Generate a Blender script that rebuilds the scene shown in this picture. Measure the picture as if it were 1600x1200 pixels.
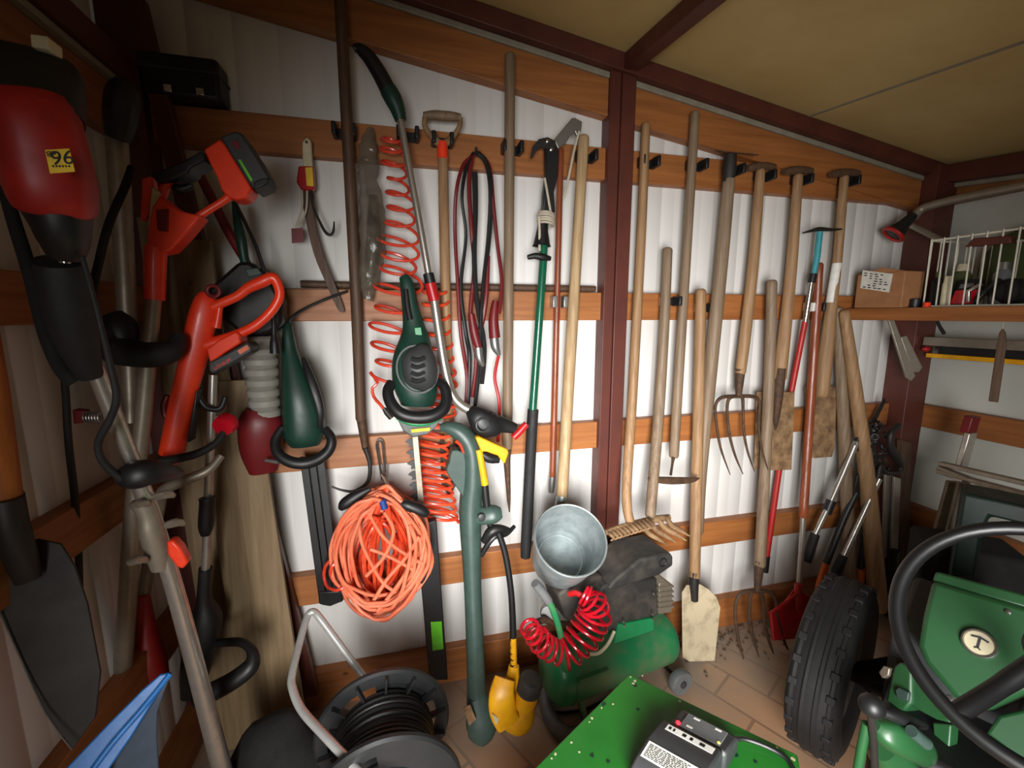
import bpy, bmesh, math, random
from mathutils import Vector, Matrix, noise
from math import sin, cos, pi, radians, tan, sqrt, atan2

# ---------------------------------------------------------------- camera, world, light, exposure
scene = bpy.context.scene
for o in list(bpy.data.objects):
    bpy.data.objects.remove(o)
EYE = Vector((0, 0, 1.5))
YAW, PITCH, FPX = radians(14.07), radians(9.0), 680.0
FW = Vector((sin(YAW)*cos(PITCH), cos(YAW)*cos(PITCH), -sin(PITCH)))
RT = Vector((cos(YAW), -sin(YAW), 0))
UP = RT.cross(FW)
cam_data = bpy.data.cameras.new('camera')
cam = bpy.data.objects.new('camera', cam_data)
scene.collection.objects.link(cam)
cam.matrix_world = Matrix(((RT.x, UP.x, -FW.x, EYE.x), (RT.y, UP.y, -FW.y, EYE.y), (RT.z, UP.z, -FW.z, EYE.z), (0, 0, 0, 1)))
cam_data.sensor_width = 36.0
cam_data.lens = FPX/1600*36.0
cam_data.clip_start = 0.02
scene.camera = cam

world = bpy.data.worlds.new('world')
scene.world = world
world.use_nodes = True
bg = world.node_tree.nodes['Background']
bg.inputs[0].default_value = (1.0, 0.93, 0.8, 1)
bg.inputs[1].default_value = 0.065

def area(name, loc, look, sx, sy, power, col, spread=180):
    d = bpy.data.lights.new(name, 'AREA')
    d.shape = 'RECTANGLE'
    d.size, d.size_y, d.energy, d.color = sx, sy, power, col
    d.spread = radians(spread)
    o = bpy.data.objects.new(name, d)
    scene.collection.objects.link(o)
    o.location = loc
    o.rotation_euler = (Vector(look)-Vector(loc)).to_track_quat('-Z', 'Y').to_euler()
    return o

# daylight falling in through the open doorway close behind the photographer
area('daylight_doorway', (-0.15, -0.75, 1.0), (0.86, 1.6, 0.59), 0.8, 1.3, 34, (1.0, 0.99, 0.975), 78)
scene.view_settings.view_transform = 'Standard'
scene.view_settings.look = 'None'
scene.view_settings.gamma = 1.0
scene.view_settings.use_curve_mapping = False
scene.view_settings.exposure = 0.0

# ---------------------------------------------------------------- helpers
def ray(px, py):
    return FW + RT*((px-800)/FPX) + UP*((600-py)/FPX)
def Q(px, py, Y):                      # point of the sight line on the vertical plane Y
    r = ray(px, py); return EYE + r*(Y/r.y)
def QX(px, py, X):
    r = ray(px, py); return EYE + r*(X/r.x)
def QZ(px, py, Z):
    r = ray(px, py); return EYE + r*((Z-1.5)/r.z)
def m_per_px(P):
    return (P-EYE).dot(FW)/FPX
def px_of(P):
    v = P-EYE; d = v.dot(FW); return v.dot(RT)/d, -v.dot(UP)/d
def true_r(W, R):                      # radii seen across a path: undo the wide-angle stretch away from the picture centre
    out = []; n = len(W)
    for i in range(n):
        x, y = px_of(W[i]); a = px_of(W[max(i-1, 0)]); b = px_of(W[min(i+1, n-1)])
        dx, dy = b[0]-a[0], b[1]-a[1]; L = math.hypot(dx, dy); rho = math.hypot(x, y)
        if L < 1e-7 or rho < 1e-6: out.append(R[i]); continue
        k = ((-dy*x+dx*y)/(L*rho))**2
        out.append(R[i]/sqrt(k*(1+rho*rho)+1-k))
    return out
class Plane:
    def __init__(s, p, n):
        s.p, s.n = Vector(p), Vector(n).normalized()
        if s.n.dot(EYE-s.p) < 0: s.n = -s.n
    def __call__(s, px, py, off=0.0):
        r = ray(px, py); p = s.p + s.n*off
        return EYE + r*(s.n.dot(p-EYE)/s.n.dot(r))
def YP(Y): return Plane((0, Y, 0), (0, -1, 0))

def smooth(pts, k=6, closed=False):    # Catmull-Rom through tuples / vectors
    P = [tuple(p) for p in pts]; n = len(P); out = []
    rng = range(n if closed else n-1)
    for i in rng:
        if closed: a, b, c, d = P[(i-1) % n], P[i], P[(i+1) % n], P[(i+2) % n]
        else: a, b, c, d = P[max(i-1, 0)], P[i], P[i+1], P[min(i+2, n-1)]
        for j in range(k):
            t = j/k
            out.append(tuple(0.5*((2*b[m]) + (-a[m]+c[m])*t + (2*a[m]-5*b[m]+4*c[m]-d[m])*t*t + (-a[m]+3*b[m]-3*c[m]+d[m])*t**3) for m in range(len(b))))
    if not closed: out.append(P[-1])
    return out

class MB:
    def __init__(s): s.bm = bmesh.new()
    def ring(s, c, a, b, ra, rb, n, e=2.0):
        vs = []
        for i in range(n):
            t = 2*pi*i/n; x, y = cos(t), sin(t)
            if e != 2.0:
                x = math.copysign(abs(x)**(2/e), x); y = math.copysign(abs(y)**(2/e), y)
            vs.append(s.bm.verts.new(c + a*(x*ra) + b*(y*rb)))
        return vs
    def skin(s, rings, closed=False, caps=True):
        n = len(rings[0])
        for i in range(len(rings) if closed else len(rings)-1):
            A, B = rings[i], rings[(i+1) % len(rings)]
            for j in range(n):
                s.bm.faces.new((A[j], A[(j+1) % n], B[(j+1) % n], B[j]))
        if caps and not closed:
            s.bm.faces.new(rings[0][::-1]); s.bm.faces.new(rings[-1])
    def tube(s, pts, r, n=10, closed=False, caps=True):
        P = [Vector(p) for p in pts]; m = len(P)
        R = r if isinstance(r, (list, tuple)) else [r]*m
        t0 = (P[1]-P[0]).normalized()
        a = t0.cross(Vector((0, 1, 0)) if abs(t0.y) < 0.9 else Vector((0, 0, 1))).normalized()
        rings = []
        for i in range(m):
            if closed: t = (P[(i+1) % m]-P[i-1])
            else: t = P[min(i+1, m-1)]-P[max(i-1, 0)]
            if t.length < 1e-9: t = t0
            t.normalize()
            a = a - t*a.dot(t)
            if a.length < 1e-6: a = t.orthogonal()
            a.normalize(); b = t.cross(a)
            rings.append(s.ring(P[i], a, b, R[i], R[i], n))
        s.skin(rings, closed, caps)
        return s
    def pt(s, pts, Y=None, k=0, n=10, closed=False, smin=0.0):   # tube given as (px, py, Y, radius px)
        T = [p if Y is None else (p[0], p[1], Y, p[2]) for p in pts]
        if k: T = smooth(T, k, closed)
        W = [Q(p[0], p[1], p[2]) for p in T]
        return s.tube(W, true_r(W, [max(p[3]*m_per_px(w), 0.0004) for p, w in zip(T, W)]), n, closed)
    def loft(s, secs, n=18, e=2.4, k=4):     # sections (px, py, Y, half width px, half depth m)
        T = smooth(secs, k) if k else secs
        P = [Q(t[0], t[1], t[2]) for t in T]; rings = []; hw = true_r(P, [max(t[3], 0.3)*m_per_px(p) for t, p in zip(T, P)])
        for i, t in enumerate(T):
            d = (P[min(i+1, len(P)-1)]-P[max(i-1, 0)]).normalized()
            v = (P[i]-EYE).normalized()
            a = d.cross(v).normalized(); b = a.cross(d).normalized()
            rings.append(s.ring(P[i], a, b, hw[i], max(t[4], .001), n, e))
        s.skin(rings); return s
    def loft3(s, secs, a, b, n=18, e=2.4):   # world sections (point, ra, rb) with fixed axes
        s.skin([s.ring(Vector(c), Vector(a), Vector(b), ra, rb, n, e) for c, ra, rb in secs]); return s
    def poly(s, W, thick):                   # outline of world points, extruded by the vector thick
        W = [Vector(w) for w in W]; T = Vector(thick)
        A = [s.bm.verts.new(w) for w in W]; B = [s.bm.verts.new(w+T) for w in W]
        s.bm.faces.new(A); s.bm.faces.new(B[::-1]); n = len(W)
        for i in range(n): s.bm.faces.new((A[i], B[i], B[(i+1) % n], A[(i+1) % n]))
        return s
    def slab(s, pts, pl, th, off=0.0, k=0):
        if not isinstance(pl, Plane): pl = YP(pl)
        if k: pts = smooth(pts, k, True)
        return s.poly([pl(x, y, off) for x, y in pts], -pl.n*th)
    def box(s, lo, hi):
        x0, y0, z0 = lo; x1, y1, z1 = hi
        return s.poly([(x0, y0, z0), (x1, y0, z0), (x1, y1, z0), (x0, y1, z0)], (0, 0, z1-z0))
    def obox(s, c, ax, ay, az, hx, hy, hz):
        c, ax, ay, az = Vector(c), Vector(ax)*hx, Vector(ay)*hy, Vector(az)*hz
        return s.poly([c-ax-ay-az, c+ax-ay-az, c+ax+ay-az, c-ax+ay-az], az*2)
    def bar(s, p0, p1, w, h, up=(0, 0, 1)):
        p0, p1 = Vector(p0), Vector(p1); d = (p1-p0); L = d.length; d.normalize()
        u = Vector(up); u = (u-d*u.dot(d)).normalized(); v = d.cross(u)
        return s.obox((p0+p1)/2, d, v, u, L/2, w/2, h/2)
    def lathe(s, p, d, prof, n=24, closed=False):
        p, d = Vector(p), Vector(d).normalized(); a = d.orthogonal().normalized(); b = d.cross(a)
        s.skin([s.ring(p+d*t, a, b, max(r, 1e-4), max(r, 1e-4), n) for t, r in prof], closed); return s
    def ball(s, c, rx, ry=None, rz=None, n=16):
        ry = rx if ry is None else ry; rz = rx if rz is None else rz; c = Vector(c)
        m = Matrix.Translation(c) @ Matrix.Diagonal((rx, ry, rz, 1))
        bmesh.ops.create_uvsphere(s.bm, u_segments=n, v_segments=max(n//2, 6), radius=1.0, matrix=m); return s
    def torus(s, c, nrm, R, r, n=32, m=10, e=None):
        c, d = Vector(c), Vector(nrm).normalized(); a = d.orthogonal().normalized(); b = d.cross(a)
        return s.tube([c+a*(R*cos(2*pi*i/n))+b*(R*sin(2*pi*i/n)) for i in range(n)], r, m, True)

ROOT = scene.collection
def link(o, parent=None):
    ROOT.objects.link(o)
    if parent is not None: o.parent = parent
    return o
def origin(o):
    v = Vector((0, 0, 0))
    while o is not None: v += o.location; o = o.parent
    return v
def obj(name, mb, m, parent=None, bevel=0.0, seg=2, ang=38, sub=0, label=None):
    bm = mb.bm
    bmesh.ops.recalc_face_normals(bm, faces=bm.faces)
    if parent is not None: L = origin(parent)
    else:
        xs = [v.co for v in bm.verts]
        L = Vector((sum(c.x for c in xs)/len(xs), sum(c.y for c in xs)/len(xs), min(c.z for c in xs)))
    for v in bm.verts: v.co -= L
    me = bpy.data.meshes.new(name); bm.to_mesh(me); bm.free()
    for p in me.polygons: p.use_smooth = True
    me.set_sharp_from_angle(angle=radians(ang))
    me.materials.append(m)
    o = bpy.data.objects.new(name, me)
    link(o, parent)
    if parent is None: o.location = L
    if bevel:
        b = o.modifiers.new('bevel', 'BEVEL'); b.width = bevel; b.segments = seg; b.limit_method = 'ANGLE'; b.angle_limit = radians(40); b.harden_normals = False
    if sub:
        b = o.modifiers.new('sub', 'SUBSURF'); b.levels = sub; b.render_levels = sub
    if label: o['label'] = label
    return o
def tag(o, label, cat, group=None, kind=None):
    o['label'] = label; o['category'] = cat
    if group: o['group'] = group
    if kind: o['kind'] = kind
    return o
def thing(name, label, cat, loc, group=None):
    o = bpy.data.objects.new(name, None); o.empty_display_size = 0.05
    link(o); o.location = loc
    return tag(o, label, cat, group)
def struct(name, mb, m, bevel=0.0, label=None):
    o = obj(name, mb, m, None, bevel); o['kind'] = 'structure'
    if label: o['label'] = label
    return o
def text(name, body, m, parent, c, ex, ey, size, depth=0.0004):   # lettering as a thin mesh, centred on c
    cu = bpy.data.curves.new(name, 'FONT'); cu.body = body; cu.size = size; cu.align_x = 'CENTER'; cu.align_y = 'CENTER'; cu.extrude = depth; cu.resolution_u = 3
    t = bpy.data.objects.new('lettering', cu); ROOT.objects.link(t)
    dg = bpy.context.evaluated_depsgraph_get()
    me = bpy.data.meshes.new_from_object(t.evaluated_get(dg))
    bpy.data.objects.remove(t)
    ex, ey = Vector(ex).normalized(), Vector(ey).normalized(); ez = ex.cross(ey)
    me.transform(Matrix(((ex.x, ey.x, ez.x, 0), (ex.y, ey.y, ez.y, 0), (ex.z, ey.z, ez.z, 0), (0, 0, 0, 1))))
    me.transform(Matrix.Translation(Vector(c)-origin(parent)))
    me.materials.clear(); me.materials.append(m); me.name = name
    o = bpy.data.objects.new(name, me); return link(o, parent)

# ---------------------------------------------------------------- materials
def lin(c):
    f = lambda v: v/12.92 if v <= 0.04045 else ((v+0.055)/1.055)**2.4
    return tuple(f(x/255.0) for x in c) + (1.0,)
def mat(name, col, rough=0.5, metal=0.0, col2=None, scale=25.0, stretch=(1, 1, 1), detail=4.0, lo=0.35, hi=0.68, bump=0.0, bscale=None, rvar=0.12, spec=0.5, trans=0.0, coat=0.0, alpha=1.0, rot=(0, 0, 0)):
    m = bpy.data.materials.new(name); m.use_nodes = True
    nt = m.node_tree; N, L = nt.nodes, nt.links
    p = N['Principled BSDF']
    tc = N.new('ShaderNodeTexCoord'); mp = N.new('ShaderNodeMapping'); mp.inputs['Scale'].default_value = stretch; mp.inputs['Rotation'].default_value = rot
    L.new(tc.outputs['Object'], mp.inputs[0])
    nz = N.new('ShaderNodeTexNoise'); nz.inputs['Scale'].default_value = scale; nz.inputs['Detail'].default_value = detail; nz.inputs['Roughness'].default_value = 0.6
    L.new(mp.outputs[0], nz.inputs['Vector'])
    cr = N.new('ShaderNodeValToRGB'); cr.color_ramp.elements[0].position = lo; cr.color_ramp.elements[1].position = hi
    c1 = lin(col); c2 = lin(col2) if col2 else tuple(x*0.8 for x in c1[:3])+(1,)
    cr.color_ramp.elements[0].color = c1; cr.color_ramp.elements[1].color = c2
    L.new(nz.outputs['Fac'], cr.inputs[0]); L.new(cr.outputs[0], p.inputs['Base Color'])
    mr = N.new('ShaderNodeMapRange'); mr.inputs['To Min'].default_value = max(rough-rvar, 0.02); mr.inputs['To Max'].default_value = min(rough+rvar, 1)
    L.new(nz.outputs['Fac'], mr.inputs[0]); L.new(mr.outputs[0], p.inputs['Roughness'])
    p.inputs['Metallic'].default_value = metal
    p.inputs['Specular IOR Level'].default_value = spec
    p.inputs['Transmission Weight'].default_value = trans
    p.inputs['Coat Weight'].default_value = coat
    p.inputs['Alpha'].default_value = alpha
    if bump:
        n2 = N.new('ShaderNodeTexNoise'); n2.inputs['Scale'].default_value = bscale or scale*3; n2.inputs['Detail'].default_value = 3
        L.new(mp.outputs[0], n2.inputs['Vector'])
        b = N.new('ShaderNodeBump'); b.inputs['Strength'].default_value = bump; b.inputs['Distance'].default_value = 0.004
        L.new(n2.outputs['Fac'], b.inputs['Height']); L.new(b.outputs[0], p.inputs['Normal'])
    return m
def knots(m, col, along):                # scattered round knots in sawn boards
    nt = m.node_tree; N, L = nt.nodes, nt.links; p = N['Principled BSDF']
    src = p.inputs['Base Color'].links[0].from_socket
    tc = N.new('ShaderNodeTexCoord'); mp = N.new('ShaderNodeMapping'); mp.inputs['Scale'].default_value = {'X': (1, 0.01, 1.6), 'Y': (0.01, 1, 1.6), 'Z': (1.6, .01, 1)}[along]
    L.new(tc.outputs['Object'], mp.inputs[0])
    v = N.new('ShaderNodeTexVoronoi'); v.inputs['Scale'].default_value = 4.6; L.new(mp.outputs[0], v.inputs['Vector'])
    r = N.new('ShaderNodeMapRange'); r.inputs['From Min'].default_value = 0.035; r.inputs['From Max'].default_value = 0.065; r.inputs['To Min'].default_value = 0.75; r.inputs['To Max'].default_value = 0.0
    L.new(v.outputs['Distance'], r.inputs[0])
    mx = N.new('ShaderNodeMixRGB'); mx.inputs[2].default_value = lin(col); L.new(r.outputs[0], mx.inputs[0]); L.new(src, mx.inputs[1]); L.new(mx.outputs[0], p.inputs['Base Color'])
    return m
def wood(name, c1, c2, along='Z', rough=0.6, scale=14, bump=0.25):
    st = {'Z': (6, 6, 0.35), 'X': (0.35, 6, 6), 'Y': (6, 0.35, 6)}[along]
    return mat(name, c1, rough, 0, c2, scale, st, 5, 0.3, 0.72, bump, scale*2.0)
def glow(name, col, s):
    m = bpy.data.materials.new(name); m.use_nodes = True; p = m.node_tree.nodes['Principled BSDF']
    p.inputs['Base Color'].default_value = lin(col); p.inputs['Emission Color'].default_value = lin(col); p.inputs['Emission Strength'].default_value = s
    return m

M = dict(
 wall=mat('white_wall_panel', (223, 221, 217), 0.5, 0, (211, 208, 203), 3, (1, 1, 0.15)),
 wall_r=mat('grey_white_panel', (205, 206, 196), 0.5, 0, (192, 193, 183), 3),
 ceil=mat('cream_ceiling_board', (214, 192, 132), 0.6, 0, (200, 176, 116), 2.5),
 rail=wood('orange_stained_wood', (170, 108, 58), (136, 80, 38), 'X', 0.5, 7, 0.15),
 rail_y=wood('orange_stained_wood_side', (164, 104, 56), (130, 76, 36), 'Y', 0.5, 7, 0.15),
 rust_paint=mat('oxide_red_steel', (92, 45, 35), 0.5, 0.0, (78, 36, 27), 8, bump=0.05),
 strip=mat('grey_edge_strip', (150, 142, 124), 0.6),
 floor=None,
 h_grey=wood('weathered_handle_wood', (140, 118, 94), (104, 84, 64)),
 h_tan=wood('tan_handle_wood', (164, 128, 90), (126, 94, 62)),
 h_brown=wood('brown_handle_wood', (150, 92, 50), (116, 66, 34)),
 h_red=wood('varnished_red_brown_wood', (146, 76, 44), (104, 48, 28), rough=0.35),
 h_dark=wood('dark_handle_wood', (98, 72, 52), (66, 46, 33)),
 h_light=wood('light_handle_wood', (186, 158, 118), (148, 118, 82)),
 h_orange=wood('orange_handle_wood', (190, 110, 40), (150, 80, 28)),
 plank=wood('pale_plank_wood', (142, 120, 88), (112, 90, 62), 'Z', 0.65, 8),
 rust=mat('rusty_steel', (92, 66, 46), 0.7, 0.35, (62, 46, 36), 40, bump=0.3),
 rust_l=mat('earth_crusted_steel', (160, 128, 92), 0.8, 0.1, (104, 76, 52), 22, bump=0.5),
 plaster=mat('mortar_crusted_blade', (198, 182, 150), 0.8, 0.0, (128, 112, 90), 14, lo=0.45, hi=0.8, bump=0.4),
 dsteel=mat('dark_steel', (52, 48, 46), 0.5, 0.4),
 steel=mat('grey_steel', (168, 168, 166), 0.38, 0.85),
 zinc=mat('galvanised_zinc', (172, 180, 180), 0.45, 0.55, (138, 148, 150), 18, bump=0.04),
 alu=mat('aluminium_tube', (196, 190, 180), 0.32, 0.8),
 alu_d=mat('dull_aluminium', (160, 150, 134), 0.45, 0.6),
 frame_tube=mat('bare_steel_tube', (196, 196, 192), 0.3, 0.45),
 dirt=mat('dry_soil', (112, 96, 78), 0.9),
 chrome=mat('chrome', (215, 212, 206), 0.18, 0.95),
 black=mat('black_plastic', (26, 26, 27), 0.45, 0, (18, 18, 19)),
 rubber=mat('black_rubber', (27, 26, 26), 0.7, 0, (22, 22, 23), bump=0.15),
 grey_p=mat('dark_grey_plastic', (56, 57, 58), 0.5, 0, (47, 48, 49)),
 reel=mat('reel_black_plastic', (40, 41, 42), 0.42, 0, (33, 34, 35)),
 mgrey=mat('mid_grey_plastic', (104, 106, 106), 0.5),
 orange=mat('orange_red_plastic', (244, 66, 30), 0.38, 0, (232, 54, 24), coat=0.15),
 red=mat('red_plastic', (186, 26, 30), 0.35, 0, (160, 20, 24)),
 dred=mat('dark_red_plastic', (110, 22, 26), 0.45),
 motor_red=mat('motor_red_plastic', (170, 32, 27), 0.45, 0, (150, 26, 22)),
 cherry=mat('cherry_red_hose', (200, 20, 40), 0.25, 0, (176, 14, 32), coat=0.2),
 hose=mat('translucent_red_hose', (222, 74, 50), 0.3, 0, (196, 52, 34), coat=0.2),
 hose2=mat('orange_red_hose', (238, 86, 48), 0.3, 0, (208, 60, 34), coat=0.2),
 salmon=mat('salmon_orange_cord', (222, 124, 90), 0.55, 0, (204, 92, 58), 9),
 lopper_o=mat('bright_orange_plastic', (236, 108, 34), 0.4),
 blade_d=mat('dark_weathered_blade', (40, 32, 26), 0.65, 0, (26, 21, 18), 9),
 g_vdark=mat('blackish_green_plastic', (14, 34, 28), 0.5),
 wheel_b=mat('glossy_black_rim', (17, 17, 18), 0.4, 0, (13, 13, 14), rvar=.06),
 yellow=mat('yellow_plastic', (240, 176, 20), 0.4, 0, (222, 152, 14)),
 g_dark=mat('dark_green_plastic', (22, 58, 46), 0.42, 0, (17, 46, 37)),
 g_mid=mat('grey_green_plastic', (60, 80, 72), 0.42, 0, (50, 68, 62)),
 g_brt=mat('bright_green_plastic', (24, 140, 84), 0.4),
 g_pole=mat('green_lacquer_tube', (18, 92, 66), 0.25, 0, (14, 76, 54), coat=0.3),
 g_tank=mat('green_tank_paint', (36, 124, 76), 0.42, 0, (104, 122, 86), 5, lo=0.42, hi=0.66, coat=0.1),
 g_tract=mat('tractor_green_paint', (38, 86, 48), 0.4, 0, (31, 73, 40), 6, coat=0.1),
 g_plate=mat('chipped_green_paint', (38, 128, 42), 0.4, 0, (30, 110, 36), 5, coat=0.1),
 g_label=mat('lime_label', (100, 190, 40), 0.5),
 teal=mat('teal_paint', (60, 150, 160), 0.4),
 white=mat('white_plastic', (232, 230, 222), 0.45),
 cream=mat('cream_plastic', (214, 204, 170), 0.5),
 label=mat('paper_label', (226, 224, 214), 0.6),
 ylabel=mat('yellow_label', (240, 200, 40), 0.5),
 ink=mat('black_ink', (24, 22, 20), 0.6),
 blue=mat('blue_plastic', (48, 132, 214), 0.35, 0, (38, 112, 192)),
 blue_d=mat('dark_blue_plastic', (30, 60, 130), 0.5),
 blue_shade=mat('shaded_blue_plastic', (74, 88, 106), 0.5),  # blue plastic greyed, shade put into the colour
 card=mat('cardboard', (168, 118, 78), 0.75, 0, (150, 102, 66), 12),
 dust=mat('dusty_black_plastic', (46, 45, 44), 0.7, 0, (92, 84, 74), 9, lo=0.42, hi=0.75),
 rope=mat('grey_rope', (190, 180, 160), 0.8, bump=0.4),
 bag=mat('crumpled_clear_film', (128, 118, 102), 0.18, 0, (70, 63, 54), 14, bump=0.8, bscale=30, alpha=0.5),
 wire=mat('white_wire', (222, 218, 200), 0.45),
 olive=mat('olive_green_fabric', (74, 84, 42), 0.8),
 ribbed=mat('grey_ribbed_hose', (150, 146, 136), 0.6),
 bagblk=mat('black_fabric', (22, 21, 21), 0.9, bump=0.3),
 redled=glow('red_lamp', (255, 40, 50), 3.0),
 yled=glow('amber_lamp', (230, 210, 90), 1.5),
)
knots(M['rail'], (74, 38, 18), 'X'); knots(M['rail_y'], (74, 38, 18), 'Y'); knots(M['plank'], (70, 50, 32), 'Z')
def floor_mat():
    m = bpy.data.materials.new('clay_paver_floor'); m.use_nodes = True
    nt = m.node_tree; N, L = nt.nodes, nt.links; p = N['Principled BSDF']
    tc = N.new('ShaderNodeTexCoord'); mp = N.new('ShaderNodeMapping'); mp.inputs['Rotation'].default_value = (0, 0, radians(62))
    L.new(tc.outputs['Object'], mp.inputs[0])
    br = N.new('ShaderNodeTexBrick'); br.inputs['Scale'].default_value = 2.1; br.inputs['Mortar Size'].default_value = 0.012; br.inputs['Brick Width'].default_value = 0.62; br.inputs['Row Height'].default_value = 0.31
    br.inputs['Color1'].default_value = lin((200, 158, 122)); br.inputs['Color2'].default_value = lin((180, 136, 102)); br.inputs['Mortar'].default_value = lin((150, 116, 90))
    L.new(mp.outputs[0], br.inputs['Vector'])
    nz = N.new('ShaderNodeTexNoise'); nz.inputs['Scale'].default_value = 5; nz.inputs['Detail'].default_value = 7; L.new(tc.outputs['Object'], nz.inputs['Vector'])
    cr = N.new('ShaderNodeValToRGB'); cr.color_ramp.elements[0].position = 0.42; cr.color_ramp.elements[1].position = 0.62
    cr.color_ramp.elements[0].color = (0, 0, 0, 1); cr.color_ramp.elements[1].color = (1, 1, 1, 1)
    L.new(nz.outputs['Fac'], cr.inputs[0])
    # sand and dust collected along the foot of the back wall
    sp = N.new('ShaderNodeSeparateXYZ'); L.new(tc.outputs['Object'], sp.inputs[0])
    mr = N.new('ShaderNodeMapRange'); mr.inputs['From Min'].default_value = 1.15; mr.inputs['From Max'].default_value = 1.45
    L.new(sp.outputs['Y'], mr.inputs[0])
    ad = N.new('ShaderNodeMath'); ad.operation = 'MULTIPLY_ADD'; ad.inputs[1].default_value = 0.35; L.new(cr.outputs[0], ad.inputs[0])
    m2 = N.new('ShaderNodeMath'); m2.operation = 'MULTIPLY'; m2.inputs[1].default_value = 0.62; L.new(mr.outputs[0], m2.inputs[0]); L.new(m2.outputs[0], ad.inputs[2])
    ad.use_clamp = True
    mx = N.new('ShaderNodeMixRGB'); mx.inputs[2].default_value = lin((150, 138, 124)); L.new(ad.outputs[0], mx.inputs[0]); L.new(br.outputs['Color'], mx.inputs[1])
    L.new(mx.outputs[0], p.inputs['Base Color']); p.inputs['Roughness'].default_value = 0.75
    b = N.new('ShaderNodeBump'); b.inputs['Strength'].default_value = 0.4; b.inputs['Distance'].default_value = 0.004
    L.new(br.outputs['Fac'], b.inputs['Height']); b.invert = True; L.new(b.outputs[0], p.inputs['Normal'])
    return m
M['floor'] = floor_mat()

# ---------------------------------------------------------------- the shed
WF = 1.6          # face of the rails on the back wall
XL, XR = -0.74, 2.46
def roof(x, y): return 2.425 - 0.152*(x-0.784) + 0.12*(y-1.58)
o = struct('floor', MB().box((-1.3, -1.4, -0.05), (2.6, 1.75, 0.0)), M['floor'])
o.location = (0, 0, 0)
for v in o.data.vertices: v.co += Vector((0.65, 0.175, -0.05))
b = MB()
cs = [(-1.0, -1.4), (2.6, -1.4), (2.6, 1.75), (-1.0, 1.75)]
b.poly([(x, y, roof(x, y)) for x, y in cs], (0, 0, 0.05))
struct('ceiling', b, M['ceil'])
def ribbed(b, p0, du, nrm, length, ztop, pitch=0.125):      # tongue-and-groove panel wall, grooves at the board joints
    p0, du, nrm = Vector(p0), Vector(du), Vector(nrm); prof = [(0, 0)]; x = 0
    while x < length:
        for dx, dz in ((0.003, 0.0), (0.005, 0.0011), (0.008, 0.0011), (0.010, 0), (0.060, 0), (0.063, 0.0004), (0.065, 0.0004), (0.068, 0)):
            prof.append((x+dx, dz))
        x += pitch
    lo = []; hi = []
    for u, d in prof:
        q = p0 + du*u - nrm*d
        lo.append(b.bm.verts.new((q.x, q.y, 0))); hi.append(b.bm.verts.new((q.x, q.y, ztop(q.x, q.y))))
    for i in range(len(prof)-1): b.bm.faces.new((lo[i], lo[i+1], hi[i+1], hi[i]))
    u0, u1 = p0 - nrm*0.04, p0 + du*prof[-1][0] - nrm*0.04
    A = [b.bm.verts.new((u.x, u.y, z)) for u, z in ((u0, 0), (u1, 0), (u1, ztop(u1.x, u1.y)), (u0, ztop(u0.x, u0.y)))]
    b.bm.faces.new(A)
    b.bm.faces.new((lo[0], hi[0], A[3], A[0])); b.bm.faces.new((lo[-1], A[1], A[2], hi[-1]))
    b.bm.faces.new(lo[::-1]+[A[0], A[1]][::1]) if False else None
    return b
struct('wall_back', ribbed(MB(), (-0.85, 1.64, 0), (1, 0, 0), (0, -1, 0), 3.4, roof), M['wall'])
struct('wall_left', ribbed(MB(), (-0.78, -0.02, 0), (0, 1, 0), (1, 0, 0), 1.6, roof), M['wall'])
struct('wall_right', MB().box((2.5, -1.4, 0), (2.54, 1.7, 2.2)), M['wall_r'])
tn = [0]
def trim(mb, m, bevel=0.003):
    tn[0] += 1; return struct('trim_%d' % tn[0], mb, m, bevel)
for z0, z1 in ((2.003, 2.115), (1.48, 1.587), (0.957, 1.068), (0.44, 0.557), (0.0, 0.152)):
    trim(MB().box((XL, WF, z0), (2.335, 1.645, z1)), M['rail'])
    if z0 < 2:
        trim(MB().box((-0.785, 0.4, z0), (XL, WF, z1)), M['rail_y'])
    if z0 != 1.48:
        trim(MB().box((XR, 0.0, z0), (2.505, 1.57, z1)), M['rail_y'])
def slope(y, b, t, m, x0=-0.74, x1=2.335, y1=1.64):       # board that follows the roof line, b / t below the beam line
    h = lambda x: 2.366 - 0.152*(x-0.76)
    return trim(MB().poly([(x0, y, h(x0)-b), (x1, y, h(x1)-b), (x1, y, h(x1)-t), (x0, y, h(x0)-t)], (0, y1-y, 0)), m)
slope(1.592, 0.145, 0.02, M['rail'])
slope(1.585, 0.02, 0.0, M['strip'])
slope(1.555, 0.0, -0.06, M['rust_paint'], -0.78, 2.46)
# right wall: edge beam, grey strip and board under it
trim(MB().poly([(2.40, 0.0, roof(2.43, 0)-0.08), (2.40, 1.57, roof(2.43, 1.57)-0.08), (2.40, 1.57, roof(2.43, 1.57)-0.004), (2.40, 0.0, roof(2.43, 0)-0.004)], (0.1, 0, 0)), M['rust_paint'])
trim(MB().poly([(2.44, 0.0, roof(2.43, 0)-0.1), (2.44, 1.57, roof(2.43, 1.57)-0.1), (2.44, 1.57, roof(2.43, 1.57)-0.08), (2.44, 0.0, roof(2.43, 0)-0.08)], (0.06, 0, 0)), M['strip'])
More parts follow.
